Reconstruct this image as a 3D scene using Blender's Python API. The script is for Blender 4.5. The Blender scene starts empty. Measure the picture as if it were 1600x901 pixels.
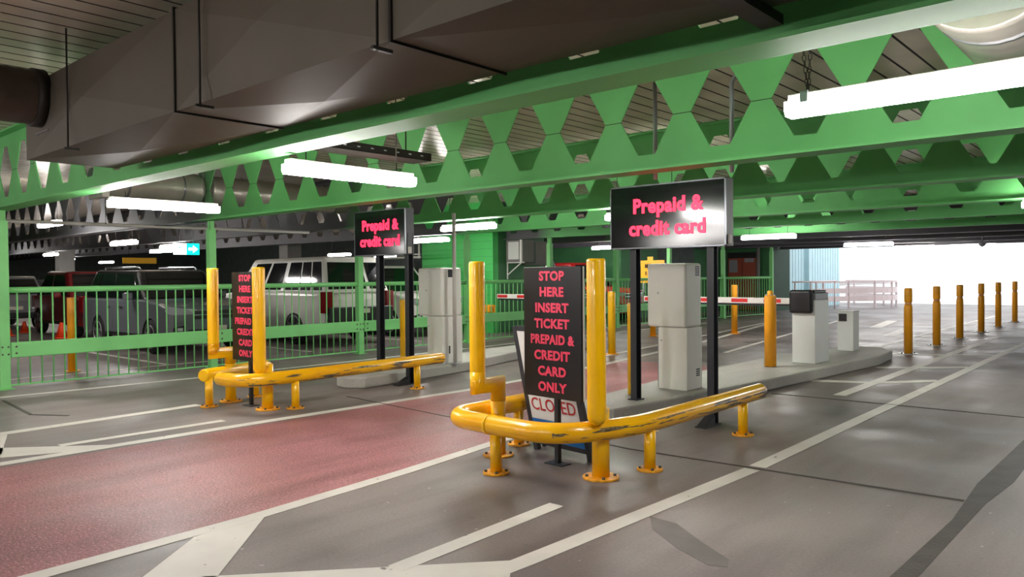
import bpy, bmesh, math, random
from mathutils import Vector, Matrix
random.seed(7)
PI = math.pi
S = bpy.context.scene
COL = S.collection

# ------------------------------------------------------------------ camera
cam = bpy.data.cameras.new('camera'); camo = bpy.data.objects.new('camera', cam); COL.objects.link(camo)
cam.sensor_width = 36.0; cam.lens = 1192 / 1600 * 36.0; cam.clip_end = 400
v1 = Vector((-540 - 800, -(441 - 450.5), -1192)); v2 = Vector((1860 - 800, -(421.5 - 450.5), -1192))
yy = v2.normalized(); xx = -v1; xx = (xx - yy * xx.dot(yy)).normalized(); zz = xx.cross(yy)
camo.matrix_world = Matrix.Translation((0, 0, 1.5)) @ Matrix((xx, yy, zz)).to_4x4()
S.camera = camo

# ------------------------------------------------------------------ daylight outside and exposure
W = bpy.data.worlds.new('World'); S.world = W; W.use_nodes = True
bg = W.node_tree.nodes['Background']; bg.inputs[0].default_value = (0.93, 0.97, 1.0, 1); bg.inputs[1].default_value = .62
LAMP = 26.0
FAR_LAMP = 28.0
S.view_settings.view_transform = 'Standard'; S.view_settings.look = 'None'
S.view_settings.gamma = 1.0; S.view_settings.use_curve_mapping = False
S.view_settings.exposure = 1.75

# ------------------------------------------------------------------ materials
def lin(c):
    return tuple(((v / 255) / 12.92 if v / 255 <= .04045 else ((v / 255 + .055) / 1.055) ** 2.4) for v in c)
def mat(name, rgb, rough=.5, metal=0.0, emit=0.0, var=0.0, vscale=3.0, bump=0.0, bscale=40.0, coat=0.0, spec=.5):
    m = bpy.data.materials.new(name); m.use_nodes = True
    n = m.node_tree.nodes; l = m.node_tree.links; b = n['Principled BSDF']
    c = lin(rgb)
    b.inputs['Base Color'].default_value = (*c, 1); b.inputs['Roughness'].default_value = rough
    b.inputs['Metallic'].default_value = metal; b.inputs['Coat Weight'].default_value = coat
    b.inputs['Specular IOR Level'].default_value = spec
    if emit:
        b.inputs['Emission Color'].default_value = (*c, 1); b.inputs['Emission Strength'].default_value = emit
    if var or bump:
        g = n.new('ShaderNodeNewGeometry')
        t = n.new('ShaderNodeTexNoise'); t.inputs['Scale'].default_value = vscale; t.inputs['Detail'].default_value = 6
        l.new(g.outputs['Position'], t.inputs['Vector'])
        if var:
            r = n.new('ShaderNodeValToRGB')
            r.color_ramp.elements[0].position = .3; r.color_ramp.elements[1].position = .72
            r.color_ramp.elements[0].color = (*[x * (1 - var) for x in c], 1); r.color_ramp.elements[1].color = (*[min(1, x * (1 + var)) for x in c], 1)
            l.new(t.outputs['Fac'], r.inputs[0]); l.new(r.outputs[0], b.inputs['Base Color'])
        if bump:
            t2 = n.new('ShaderNodeTexNoise'); t2.inputs['Scale'].default_value = bscale; t2.inputs['Detail'].default_value = 4
            l.new(g.outputs['Position'], t2.inputs['Vector'])
            bp = n.new('ShaderNodeBump'); bp.inputs['Strength'].default_value = bump; bp.inputs['Distance'].default_value = .01
            l.new(t2.outputs['Fac'], bp.inputs['Height']); l.new(bp.outputs[0], b.inputs['Normal'])
    return m

def ramp(n, l, src, p0, p1, c0=(0, 0, 0, 1), c1=(1, 1, 1, 1)):
    r = n.new('ShaderNodeValToRGB'); r.color_ramp.elements[0].position = p0; r.color_ramp.elements[1].position = p1
    r.color_ramp.elements[0].color = c0; r.color_ramp.elements[1].color = c1
    l.new(src, r.inputs[0]); return r.outputs[0]
def noise(n, l, scale, detail=5, stretch=(1, 1, 1), rough=.55):
    g = n.new('ShaderNodeNewGeometry'); mp = n.new('ShaderNodeMapping'); mp.inputs['Scale'].default_value = stretch
    l.new(g.outputs['Position'], mp.inputs['Vector'])
    t = n.new('ShaderNodeTexNoise'); t.inputs['Scale'].default_value = scale; t.inputs['Detail'].default_value = detail; t.inputs['Roughness'].default_value = rough
    l.new(mp.outputs[0], t.inputs['Vector']); return t.outputs['Fac']
def mixc(n, l, fac, a, b, mode='MIX'):
    m = n.new('ShaderNodeMix'); m.data_type = 'RGBA'; m.blend_type = mode
    for s, v in ((m.inputs['Factor'], fac), (m.inputs[6], a), (m.inputs[7], b)):
        if hasattr(v, 'is_output'): l.new(v, s)
        else: s.default_value = v if not isinstance(v, (int, float)) else v
    return m.outputs[2]

def ground_mat(name, rgb_a, rgb_b, rough0, rough1, fine=.12, bump=.15, streak=.25, speck=0.0):
    m = bpy.data.materials.new(name); m.use_nodes = True
    n = m.node_tree.nodes; l = m.node_tree.links; b = n['Principled BSDF']
    big = noise(n, l, .55, 6); col = ramp(n, l, big, .36, .64, (*lin(rgb_a), 1), (*lin(rgb_b), 1))
    st = noise(n, l, 1.4, 6, (2.2, .35, 1)); sr = ramp(n, l, st, .45, .75)
    col = mixc(n, l, streak, col, mixc(n, l, sr, col, (*[x * .55 for x in lin(rgb_a)], 1)))
    f = noise(n, l, 55, 4); fr = ramp(n, l, f, .3, .7, (1 - fine, 1 - fine, 1 - fine, 1), (1 + fine, 1 + fine, 1 + fine, 1))
    col = mixc(n, l, 1.0, col, fr, 'MULTIPLY')
    sp = noise(n, l, 17, 2); spr = ramp(n, l, sp, .72, .76); col = mixc(n, l, spr, col, (*[min(1, x * 1.5) for x in lin(rgb_b)], 1))
    sd = noise(n, l, 7, 5); sdr = ramp(n, l, sd, .66, .74); 
    mm = n.new('ShaderNodeMath'); mm.operation = 'MULTIPLY'; l.new(sdr, mm.inputs[0]); mm.inputs[1].default_value = .35
    col = mixc(n, l, mm.outputs[0], col, (*[x * .4 for x in lin(rgb_a)], 1))
    if speck:
        q = noise(n, l, 70, 3, (1, 1, 1), .75); qr = ramp(n, l, q, .56, .64)
        mq = n.new('ShaderNodeMath'); mq.operation = 'MULTIPLY'; l.new(qr, mq.inputs[0]); mq.inputs[1].default_value = speck
        col = mixc(n, l, mq.outputs[0], col, (*[min(1, x * 2.2 + .05) for x in lin(rgb_b)], 1))
    l.new(col, b.inputs['Base Color'])
    rr = ramp(n, l, noise(n, l, 1.1, 5), .35, .65, (rough0,) * 3 + (1,), (rough1,) * 3 + (1,)); l.new(rr, b.inputs['Roughness'])
    bp = n.new('ShaderNodeBump'); bp.inputs['Strength'].default_value = bump; bp.inputs['Distance'].default_value = .006
    l.new(f, bp.inputs['Height']); l.new(bp.outputs[0], b.inputs['Normal'])
    return m

def worn_paint(name, rgb, under, thr=.62, scale=9, rough=.5):
    m = bpy.data.materials.new(name); m.use_nodes = True
    n = m.node_tree.nodes; l = m.node_tree.links; b = n['Principled BSDF']
    a = noise(n, l, scale, 8, (1, 1, 1), .7); w = ramp(n, l, a, thr, thr + .03)
    v = noise(n, l, 2.0, 4); c = ramp(n, l, v, .3, .7, (*[x * .8 for x in lin(rgb)], 1), (*lin(rgb), 1))
    l.new(mixc(n, l, w, c, (*lin(under), 1)), b.inputs['Base Color']); b.inputs['Roughness'].default_value = rough
    return m

def scraped_yellow(name):
    # gloss yellow pipe paint, scraped to grey primer along the outer face of the rail
    m = bpy.data.materials.new(name); m.use_nodes = True
    n = m.node_tree.nodes; l = m.node_tree.links; b = n['Principled BSDF']
    g = n.new('ShaderNodeNewGeometry'); sx = n.new('ShaderNodeSeparateXYZ'); l.new(g.outputs['Position'], sx.inputs[0])
    sn = n.new('ShaderNodeSeparateXYZ'); l.new(g.outputs['Normal'], sn.inputs[0])
    a = noise(n, l, 6, 7, (.8, .28, 3.4), .62); w = ramp(n, l, a, .535, .56)
    def mth(op, x, y):
        q = n.new('ShaderNodeMath'); q.operation = op
        for i, v in enumerate((x, y)):
            if hasattr(v, 'is_output'): l.new(v, q.inputs[i])
            else: q.inputs[i].default_value = v
        return q.outputs[0]
    outer = mth('GREATER_THAN', sn.outputs[0], .45)
    low = mth('LESS_THAN', sx.outputs[2], .402)
    near = mth('GREATER_THAN', sx.outputs[0], -3.36)
    far = mth('MULTIPLY', mth('LESS_THAN', sx.outputs[0], -7.3), mth('GREATER_THAN', sx.outputs[0], -7.85))
    f = mth('MULTIPLY', mth('MULTIPLY', mth('MULTIPLY', w, outer), low), mth('ADD', near, far))
    v = noise(n, l, 3.0, 4); c = ramp(n, l, v, .3, .7, (*lin((246, 176, 0)), 1), (*lin((255, 196, 8)), 1))
    dk = ramp(n, l, noise(n, l, 30, 4), .35, .65, (*lin((74, 66, 54)), 1), (*lin((142, 124, 90)), 1))
    l.new(mixc(n, l, f, c, dk), b.inputs['Base Color']); b.inputs['Roughness'].default_value = .28; b.inputs['Coat Weight'].default_value = .3
    return m

M = {}
M['concrete'] = ground_mat('concrete_floor', (92, 84, 82), (136, 126, 123), .36, .6, .12, .2, .5)
M['red_asphalt'] = ground_mat('red_asphalt', (124, 70, 76), (166, 112, 115), .34, .58, .4, .7, .6, .5)
M['kerb'] = ground_mat('kerb_concrete', (158, 156, 150), (184, 182, 176), .6, .8)
M['white_paint'] = worn_paint('white_road_paint', (214, 210, 202), (110, 102, 96), .64, 7)
M['yellow_road'] = worn_paint('yellow_road_paint', (206, 178, 110), (110, 102, 96), .55, 9)
M['apron'] = mat('daylit_outdoor_ground', (226, 226, 226), .7, var=.04)  # near-white, daylight glare on the outdoor ground put into the colour
M['patch'] = mat('asphalt_patch', (62, 57, 54), .6, var=.3, vscale=5, bump=.3)
M['stain'] = mat('tyre_stain', (88, 83, 79), .5, var=.25, vscale=4)
def green_mat(name, rgb, seam=True):
    m = mat(name, rgb, .58, var=.1, vscale=1.5)
    if seam:
        n = m.node_tree.nodes; l = m.node_tree.links; b = n['Principled BSDF']
        g = n.new('ShaderNodeNewGeometry'); sx = n.new('ShaderNodeSeparateXYZ'); l.new(g.outputs['Position'], sx.inputs[0])
        q = n.new('ShaderNodeMath'); q.operation = 'COMPARE'; l.new(sx.outputs[2], q.inputs[0]); q.inputs[1].default_value = 2.935; q.inputs[2].default_value = .0035
        prev = b.inputs['Base Color'].links[0].from_socket
        l.new(mixc(n, l, q.outputs[0], prev, (.01, .03, .012, 1)), b.inputs['Base Color'])
    return m
M['beam'] = green_mat('green_beam_paint', (102, 186, 108))
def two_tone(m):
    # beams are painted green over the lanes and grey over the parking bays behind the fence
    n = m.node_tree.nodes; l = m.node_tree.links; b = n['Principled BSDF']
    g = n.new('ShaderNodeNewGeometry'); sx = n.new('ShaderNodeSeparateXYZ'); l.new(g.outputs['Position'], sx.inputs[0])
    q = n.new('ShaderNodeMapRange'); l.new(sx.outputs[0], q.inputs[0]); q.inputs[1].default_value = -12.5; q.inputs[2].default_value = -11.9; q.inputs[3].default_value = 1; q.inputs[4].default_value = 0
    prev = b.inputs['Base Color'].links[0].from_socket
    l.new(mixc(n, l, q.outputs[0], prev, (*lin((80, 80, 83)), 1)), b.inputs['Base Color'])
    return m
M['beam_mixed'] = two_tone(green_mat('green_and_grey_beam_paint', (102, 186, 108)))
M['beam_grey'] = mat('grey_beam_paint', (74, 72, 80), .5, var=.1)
M['green'] = green_mat('green_steel_paint', (126, 206, 126), False)
M['groove'] = mat('deck_seam', (58, 52, 46), .8)
M['deck'] = mat('galvanised_deck', (204, 194, 176), .3, .25, var=.15, vscale=2)
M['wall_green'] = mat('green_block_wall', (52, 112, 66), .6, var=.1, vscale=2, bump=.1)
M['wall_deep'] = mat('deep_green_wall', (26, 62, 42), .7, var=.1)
M['block_green_lit'] = mat('lamplit_green_blockwork', (70, 190, 92), .5, var=.06, vscale=2, bump=.1)  # brighter copy of the wall green, lamp light put into the colour
M['wall_dark'] = mat('dark_wall', (84, 94, 90), .8, var=.15)
M['wall_grey'] = mat('grey_wall', (120, 118, 114), .8, var=.12)
M['wall_blue'] = mat('pale_blue_sheet', (190, 222, 230), .5, var=.05)
M['duct'] = mat('galvanised_duct', (80, 75, 65), .6, .25, var=.14, vscale=1.4)
M['duct_rib'] = mat('duct_flange_steel', (40, 38, 34), .5, .5)
M['flex'] = mat('silver_flexible_duct', (176, 172, 162), .34, .6, var=.12, vscale=4)
M['branch'] = mat('brown_spiral_duct', (74, 66, 56), .5, .4, var=.2, vscale=6)
M['yellow'] = mat('gloss_yellow_pipe', (255, 192, 4), .28, coat=.3, var=.05, vscale=4)
M['yellow_scraped'] = scraped_yellow('scraped_yellow_pipe')
M['amber'] = mat('amber_bollard_paint', (250, 168, 26), .38, var=.05, vscale=5)
M['amber_band'] = mat('pale_reflective_band', (240, 168, 110), .3)
M['rust'] = mat('rusty_yellow_plate', (232, 160, 30), .5, var=.3, vscale=20)
M['steel'] = mat('galvanised_steel', (178, 182, 188), .4, .3, var=.1)
M['bolt'] = mat('steel_bolt', (90, 88, 84), .4, .8)
M['black_panel'] = mat('gloss_black_panel', (16, 17, 20), .12, spec=.6)
M['black_satin'] = mat('satin_black_panel', (22, 23, 26), .32)
M['black_post'] = mat('dark_painted_post', (38, 40, 46), .45)
M['alu'] = mat('aluminium_trim', (120, 122, 128), .3, .7)
M['red_glow'] = mat('lit_red_letters', (236, 30, 56), .4, emit=1.5)
M['pink_letters'] = mat('pink_red_letters', (232, 62, 96), .5)
M['dark_red'] = mat('dark_red_letters', (170, 30, 38), .5)
M['white_board'] = mat('white_sign_face', (206, 206, 204), .5)
M['blue'] = mat('blue_sign_band', (16, 104, 176), .4)
M['cream_cab'] = mat('off_white_cabinet', (234, 234, 228), .42, var=.03)
M['white_cab'] = mat('white_powdercoat', (226, 228, 226), .42, var=.03)
M['dark_plastic'] = mat('dark_plastic', (24, 24, 30), .35)
M['grey_plastic'] = mat('grey_plastic', (150, 152, 158), .45)
M['boom_white'] = mat('boom_white', (228, 224, 220), .45)
M['boom_red'] = mat('boom_red', (214, 34, 34), .45)
M['lens'] = mat('lit_diffuser', (255, 250, 246), .4, emit=LAMP)
M['lens_far'] = mat('lit_diffuser_far', (255, 250, 246), .4, emit=FAR_LAMP)
M['housing'] = mat('light_housing', (200, 196, 190), .5)
M['chain'] = mat('dark_chain', (60, 54, 50), .4, .7)
M['exit_white'] = mat('exit_sign_white', (225, 235, 235), .4, emit=.8)
M['exit_green'] = mat('exit_sign_green', (0, 200, 175), .4, emit=.9)
M['door_red'] = mat('red_brown_door', (164, 74, 54), .45, var=.1)
M['paint_grey'] = mat('car_paint_grey', (112, 116, 122), .25, .3, coat=.6)
M['paint_white'] = mat('car_paint_white', (206, 204, 198), .3, coat=.5)
M['paint_red'] = mat('car_paint_red', (170, 26, 28), .3, .2, coat=.5)
M['paint_maroon'] = mat('car_paint_maroon', (110, 16, 22), .3, .2, coat=.5)
M['paint_black'] = mat('car_paint_black', (16, 18, 18), .25, coat=.5)
M['paint_silver'] = mat('car_paint_silver', (140, 142, 144), .28, .5, coat=.5)
M['glass'] = mat('car_glass', (12, 15, 17), .06, spec=.8)
M['rubber'] = mat('tyre_rubber', (18, 18, 18), .8)
M['alloy'] = mat('alloy_wheel', (150, 150, 152), .3, .8)
M['trim'] = mat('black_trim', (20, 20, 21), .5)
M['chrome'] = mat('chrome', (200, 200, 204), .12, 1.0)
M['lamp_clear'] = mat('headlamp', (196, 202, 206), .12, .4)
M['lamp_red'] = mat('tail_lamp', (112, 10, 16), .15)
M['plate'] = mat('number_plate', (200, 196, 180), .5)
M['orange'] = mat('orange_plastic', (240, 72, 22), .5)
M['sign_yellow'] = mat('yellow_sign_face', (232, 176, 20), .5)
M['black_ink'] = mat('black_lettering', (20, 20, 20), .6)
M['pale_rail'] = mat('pale_guard_rail', (214, 196, 196), .5)

# ------------------------------------------------------------------ helpers
def wl(o):
    p = Vector((0, 0, 0))
    while o is not None:
        p = p + o.location; o = o.parent
    return p
def link(name, me, parent=None):
    o = bpy.data.objects.new(name, me); COL.objects.link(o)
    if parent is not None: o.parent = parent
    return o
def tag(o, label=None, cat=None, group=None, kind=None):
    if label: o['label'] = label
    if cat: o['category'] = cat
    if group: o['group'] = group
    if kind: o['kind'] = kind
    return o
def thing(name, label, cat, loc=(0, 0, 0), group=None):
    o = bpy.data.objects.new(name, None); COL.objects.link(o); o.location = loc; o.empty_display_size = .1
    return tag(o, label, cat, group)
def dup(root, loc=None, label=None, group=None):
    r = root.copy(); COL.objects.link(r)
    if loc is not None: r.location = loc
    if label: r['label'] = label
    if group: r['group'] = group
    for ch in list(root.children):
        c = ch.copy(); COL.objects.link(c); c.parent = r
        for gch in list(ch.children):
            d = gch.copy(); COL.objects.link(d); d.parent = c
    return r

class MB:
    def __init__(s): s.v = []; s.f = []; s.sm = []
    def add(s, vs, fs, smooth=False):
        o = len(s.v); s.v += [Vector(p) for p in vs]
        for f in fs: s.f.append([i + o for i in f]); s.sm.append(smooth)
        return s
    def box(s, a, b):
        (x0, y0, z0), (x1, y1, z1) = a, b
        x0, x1 = min(x0, x1), max(x0, x1); y0, y1 = min(y0, y1), max(y0, y1); z0, z1 = min(z0, z1), max(z0, z1)
        return s.add([(x0, y0, z0), (x1, y0, z0), (x1, y1, z0), (x0, y1, z0), (x0, y0, z1), (x1, y0, z1), (x1, y1, z1), (x0, y1, z1)],
                     [(3, 2, 1, 0), (4, 5, 6, 7), (0, 1, 5, 4), (1, 2, 6, 5), (2, 3, 7, 6), (3, 0, 4, 7)])
    def bar(s, p, q, w, h, up=(0, 0, 1)):
        p, q = Vector(p), Vector(q); d = (q - p).normalized(); u = Vector(up)
        if abs(d.dot(u)) > .98: u = Vector((0, 1, 0))
        r = d.cross(u).normalized(); u = r.cross(d).normalized()
        vs = []
        for c in (p, q):
            for a, b in ((-1, -1), (1, -1), (1, 1), (-1, 1)): vs.append(c + r * a * w / 2 + u * b * h / 2)
        return s.add(vs, [(3, 2, 1, 0), (4, 5, 6, 7), (0, 1, 5, 4), (1, 2, 6, 5), (2, 3, 7, 6), (3, 0, 4, 7)])
    def tube(s, pts, r, seg=16, cap=True, radii=None):
        pts = [Vector(p) for p in pts]; n = len(pts)
        t0 = (pts[1] - pts[0]).normalized(); u = Vector((0, 0, 1)) if abs(t0.z) < .9 else Vector((1, 0, 0))
        rings = []
        for i, p in enumerate(pts):
            if i == 0: t = t0; sc = 1
            elif i == n - 1: t = (pts[-1] - pts[-2]).normalized(); sc = 1
            else:
                a = (pts[i] - pts[i - 1]).normalized(); b = (pts[i + 1] - pts[i]).normalized(); t = (a + b).normalized()
                sc = min(1.6, 1 / max(.3, t.dot(a)))
            rr = t.cross(u).normalized(); u = rr.cross(t).normalized()
            R = radii[i] if radii else r
            ring = []
            bend = None
            if 0 < i < n - 1 and sc > 1.002:
                bend = (b - a).normalized()
            for k in range(seg):
                an = 2 * PI * k / seg; off = rr * math.cos(an) * R + u * math.sin(an) * R
                if bend is not None: off = off + bend * off.dot(bend) * (sc - 1)
                ring.append(p + off)
            rings.append(ring)
        o = len(s.v); s.v += [q for ring in rings for q in ring]
        for i in range(n - 1):
            for k in range(seg):
                a = o + i * seg + k; b = o + i * seg + (k + 1) % seg
                s.f.append([a, b, b + seg, a + seg]); s.sm.append(True)
        if cap:
            s.f.append([o + k for k in range(seg)][::-1]); s.sm.append(False)
            s.f.append([o + (n - 1) * seg + k for k in range(seg)]); s.sm.append(False)
        return s
    def cyl(s, p, q, r, seg=16, r2=None):
        return s.tube([p, q], r, seg, True, [r, r if r2 is None else r2])
    def lathe(s, c, prof, seg=20):        # prof: (radius, z) about a vertical axis at c
        return s.tube([(c[0], c[1], c[2] + z) for r, z in prof], 0, seg, True, [max(r, .001) for r, z in prof]) if all(prof[i + 1][1] > prof[i][1] for i in range(len(prof) - 1)) else s
    def prism(s, poly, z0, z1):
        n = len(poly)
        vs = [(x, y, z0) for x, y in poly] + [(x, y, z1) for x, y in poly]
        fs = [list(range(n))[::-1], list(range(n, 2 * n))] + [(i, (i + 1) % n, n + (i + 1) % n, n + i) for i in range(n)]
        return s.add(vs, fs)
    def quad(s, *p): return s.add(p, [tuple(range(len(p)))])
    def slab(s, pts, nrm, th):            # polygon thickened along nrm
        nv = Vector(nrm).normalized() * th; n = len(pts); a = [Vector(p) for p in pts]
        vs = a + [p + nv for p in a]
        return s.add(vs, [list(range(n))[::-1], list(range(n, 2 * n))] + [(i, (i + 1) % n, n + (i + 1) % n, n + i) for i in range(n)])
    def build(s, name, m, parent=None, bevel=0, seg=2, solid=0, merge=False):
        me = bpy.data.meshes.new(name); off = wl(parent) if parent is not None else Vector((0, 0, 0))
        me.from_pydata([p - off for p in s.v], [], s.f)
        me.polygons.foreach_set('use_smooth', s.sm)
        bm = bmesh.new(); bm.from_mesh(me)
        if merge: bmesh.ops.remove_doubles(bm, verts=bm.verts, dist=1e-4)
        bmesh.ops.recalc_face_normals(bm, faces=bm.faces); bm.to_mesh(me); bm.free()
        me.materials.append(m); o = link(name, me, parent)
        if solid:
            md = o.modifiers.new('solid', 'SOLIDIFY'); md.thickness = solid; md.offset = 0
        if bevel:
            md = o.modifiers.new('bevel', 'BEVEL'); md.width = bevel; md.segments = seg; md.limit_method = 'ANGLE'; md.angle_limit = math.radians(40)
        return o

def text(name, body, m, parent, center, cap, sx=1.0, bold=.02, face='-Y', depth=.004, align='CENTER', space=1.0):
    cu = bpy.data.curves.new('t', 'FONT'); cu.body = body; cu.align_x = align; cu.align_y = 'CENTER'
    cu.size = cap / .70; cu.offset = bold * cu.size; cu.extrude = depth / 2; cu.resolution_u = 3; cu.space_character = space
    to = bpy.data.objects.new('t', cu); COL.objects.link(to); bpy.context.view_layer.update()
    me = bpy.data.meshes.new_from_object(to.evaluated_get(bpy.context.evaluated_depsgraph_get()))
    bpy.data.objects.remove(to); bpy.data.curves.remove(cu)
    R = Matrix.Rotation(PI / 2, 4, 'X')
    if face == '+X': R = Matrix.Rotation(PI / 2, 4, 'Z') @ R
    elif isinstance(face, Matrix): R = face
    me.transform(Matrix.Translation(Vector(center) - (wl(parent) if parent else Vector((0, 0, 0)))) @ R @ Matrix.Diagonal((sx, 1, 1, 1)))
    me.materials.clear(); me.materials.append(m)
    me.name = name
    return link(name, me, parent)

# ------------------------------------------------------------------ setting: floor, markings, walls, deck
XL, XR, YB, YE = -50.0, 6.0, -7.0, 31.0
fl = MB().box((XL - 1, YB - 1, -.2), (40, 120, 0)).build('floor', M['concrete']); tag(fl, kind='structure')
def poly_mark(name, pts, m, z=.0025, label=None):
    o = MB().prism(pts, .0005, z).build(name, m, fl)
    if label: o['label'] = label
    return o
def stripe(pts, w, m='white_paint', name='lane_line', z=.0035, w1=None):
    L, Rr = [], []
    n = len(pts)
    for i, p in enumerate(pts):
        p = Vector((*p, 0)); a = Vector((*pts[max(i - 1, 0)], 0)); b = Vector((*pts[min(i + 1, n - 1)], 0))
        d = (b - a).normalized(); q = Vector((-d.y, d.x, 0)); ww = (w + ((w1 or w) - w) * i / (n - 1)) / 2
        L.append((p.x + q.x * ww, p.y + q.y * ww)); Rr.append((p.x - q.x * ww, p.y - q.y * ww))
    return poly_mark(name, L + Rr[::-1], M[m], z)
poly_mark('daylit_apron', [(-30, 40), (36, 40), (36, 119), (-30, 119)], M['apron'], .004)
poly_mark('red_lane', [(-4.37, -5), (-4.37, 2.4), (-4.6, 4.9), (-4.9, 6.6), (-5.12, 8.5), (-5.2, 11.4), (-7.5, 11.2), (-7.1, 8.8), (-7.06, 5), (-7.1, -5)], M['red_asphalt'], .002, 'dull red asphalt lane surface')
# island ahead of the near guard
stripe([(-2.7, 1.6), (-2.6, 3.0), (-2.5, 5.56)], .125); stripe([(-2.5, 5.66), (-2.52, 9), (-2.56, 19), (-2.75, 36)], .13)
poly_mark('lane_line', [(-3.70, 1.80), (-2.66, 2.97), (-2.52, 2.80), (-2.6, 1.5), (-3.5, 1.35)], M['white_paint'], .003)
stripe([(-3.085, 3.89), (-3.04, 2.5)], .115)
stripe([(-4.34, -3), (-4.35, 1.25), (-4.375, 2.47), (-4.5, 3.8), (-4.66, 5.0), (-4.85, 6.2)], .12)
poly_mark('lane_line', [(-4.3, 2.05), (-4.36, 2.55), (-3.65, 1.86), (-3.4, 1.4), (-3.75, 1.4)], M['white_paint'], .003)
# left side of the red lane and the second island
stripe([(-7.2, -3), (-7.22, 1.9), (-7.2, 4), (-7.08, 7.1), (-7.2, 9), (-7.32, 10.5), (-8.05, 15.5), (-9.4, 22)], .13)
stripe([(-8.05, 11.5), (-8.9, 17.4), (-9.9, 24)], .11)
poly_mark('lane_line', [(-7.95, 1.98), (-7.15, 2.85), (-7.2, 2.5), (-7.5, 1.86)], M['white_paint'], .003)
stripe([(-7.6, 2.4), (-7.58, 3.95)], .11)
stripe([(-8.62, 2.1), (-8.68, 3.2), (-8.75, 4.25)], .15)
poly_mark('lane_line', [(-8.72, 2.1), (-8.56, 2.25), (-7.6, 1.95), (-7.9, 1.72)], M['white_paint'], .003)
stripe([(-11.4, -2), (-11.3, 3), (-11.15, 5.4), (-11.1, 9), (-11.2, 14), (-11.0, 22)], .11)
# hatched area by the row of bollards
stripe([(-4.62, 14.6), (-4.78, 19), (-4.82, 23), (-4.9, 30)], .12)
stripe([(-3.2, 9.6), (-3.24, 14), (-3.3, 20.3)], .15)
for pts in ([(-3.95, 10.7), (-3.2, 11.0), (-2.58, 11.75)], [(-3.7, 12.8), (-3.25, 13.1), (-2.58, 13.7)], [(-4.6, 15.3), (-3.95, 15.1), (-3.25, 15.5), (-2.6, 15.95)],
            [(-4.7, 17.4), (-3.9, 17.2), (-3.25, 17.8), (-2.62, 18.4)], [(-4.7, 19.6), (-3.8, 19.6), (-2.65, 21.2)], [(-4.75, 22), (-3.9, 22.2), (-2.65, 24)], [(-4.75, 24.5), (-2.7, 26.8)]):
    stripe(pts, .2, z=.003)
stripe([(-5.3, 19.3), (-5.6, 22)], .3); stripe([(-6.4, 22), (-6.9, 25.5)], .3); stripe([(-6.6, 13.5), (-7.6, 20), (-8.4, 26)], .1)
poly_mark('kerb_line', [(-4.12, 5.55), (-3.98, 5.45), (-3.78, 6.35), (-3.9, 6.45)], M['yellow_road'])
# joints, patches, tyre marks
def dark(name, pts, m='patch'): return poly_mark(name, pts, M[m], .0015)
dark('asphalt_strip', [(-1.11, 3.6), (-1.0, 3.6), (-.98, 5.7), (-.93, 6.4), (-.95, 8.5), (-.97, 14), (-1.12, 14), (-1.1, 8.2), (-1.12, 6.2), (-1.07, 5.2)])
stripe([(-4.25, 5.62), (-3.6, 5.55), (-2.6, 5.6), (-1.1, 5.68)], .028, 'patch', 'floor_joint', .0042)
stripe([(-3.9, 9.25), (-2.6, 9.3), (-1.1, 9.32)], .03, 'patch', 'floor_joint', .0042)
stripe([(-7.9, 5.75), (-6, 5.6), (-4.8, 5.55)], .022, 'patch', 'floor_joint', .0042)
stripe([(-11, 2.85), (-9.6, 2.75), (-9.2, 3.0)], .04, 'patch', 'floor_joint', .0042)
dark('tyre_mark', [(-2.5, 4.08), (-2.36, 3.88), (-2.1, 3.7), (-1.85, 3.58), (-1.76, 3.62), (-1.8, 3.72), (-2.05, 3.88), (-2.3, 4.06)], 'stain')
def parking_lines():
    for y in (3.4, 5.9, 8.75, 11.7):
        stripe([(-18.6, y), (-13.2, y)], .1, name='bay_line')
    stripe([(-18.7, 2), (-18.7, 12.5)], .1, name='bay_line')
    stripe([(-13.2, 3.4), (-13.2, 7)], .1, name='bay_line')
    for y in (5.5, 8.1, 10.7): stripe([(-33, y), (-28, y)], .1, name='bay_line')
parking_lines()

# corrugated deck
pb = []; x = XL; pitch = .22
while x < XR + 6:
    pb += [(x, 0), (x + .19, 0), (x + .192, .05), (x + .218, .05)]; x += pitch
d = MB()
vs = [(x, YB - 1, 3.44 + z) for x, z in pb] + [(x, YE, 3.44 + z) for x, z in pb]; n = len(pb)
d.add(vs, [(i, i + 1, n + i + 1, n + i) for i in range(n - 1)])
co = tag(d.build('ceiling', M['deck'], solid=.01), kind='structure')
co.data.materials.append(M['groove'])
for i, p in enumerate(co.data.polygons):
    if i % 4 != 0: p.material_index = 1
tag(MB().box((XL - 1, YB - 1, 3.56), (XR + 7, YE, 3.8)).build('ceiling_slab', M['wall_grey']), kind='structure')
def wall(name, a, b, m): return tag(MB().box(a, b).build(name, M[m]), kind='structure')
wall('wall_left', (XL - .3, YB, 0), (XL, 26, 3.44), 'wall_dark')
wall('wall_behind', (XL, YB - .3, 0), (XR + 6, YB, 3.44), 'wall_grey')
wall('wall_right', (XR + 6, YB, 0), (XR + 6.3, YE, 3.44), 'wall_grey')
wall('wall_back', (XL, 24.0, 0), (-17.0, 24.3, 3.44), 'wall_dark')
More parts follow.
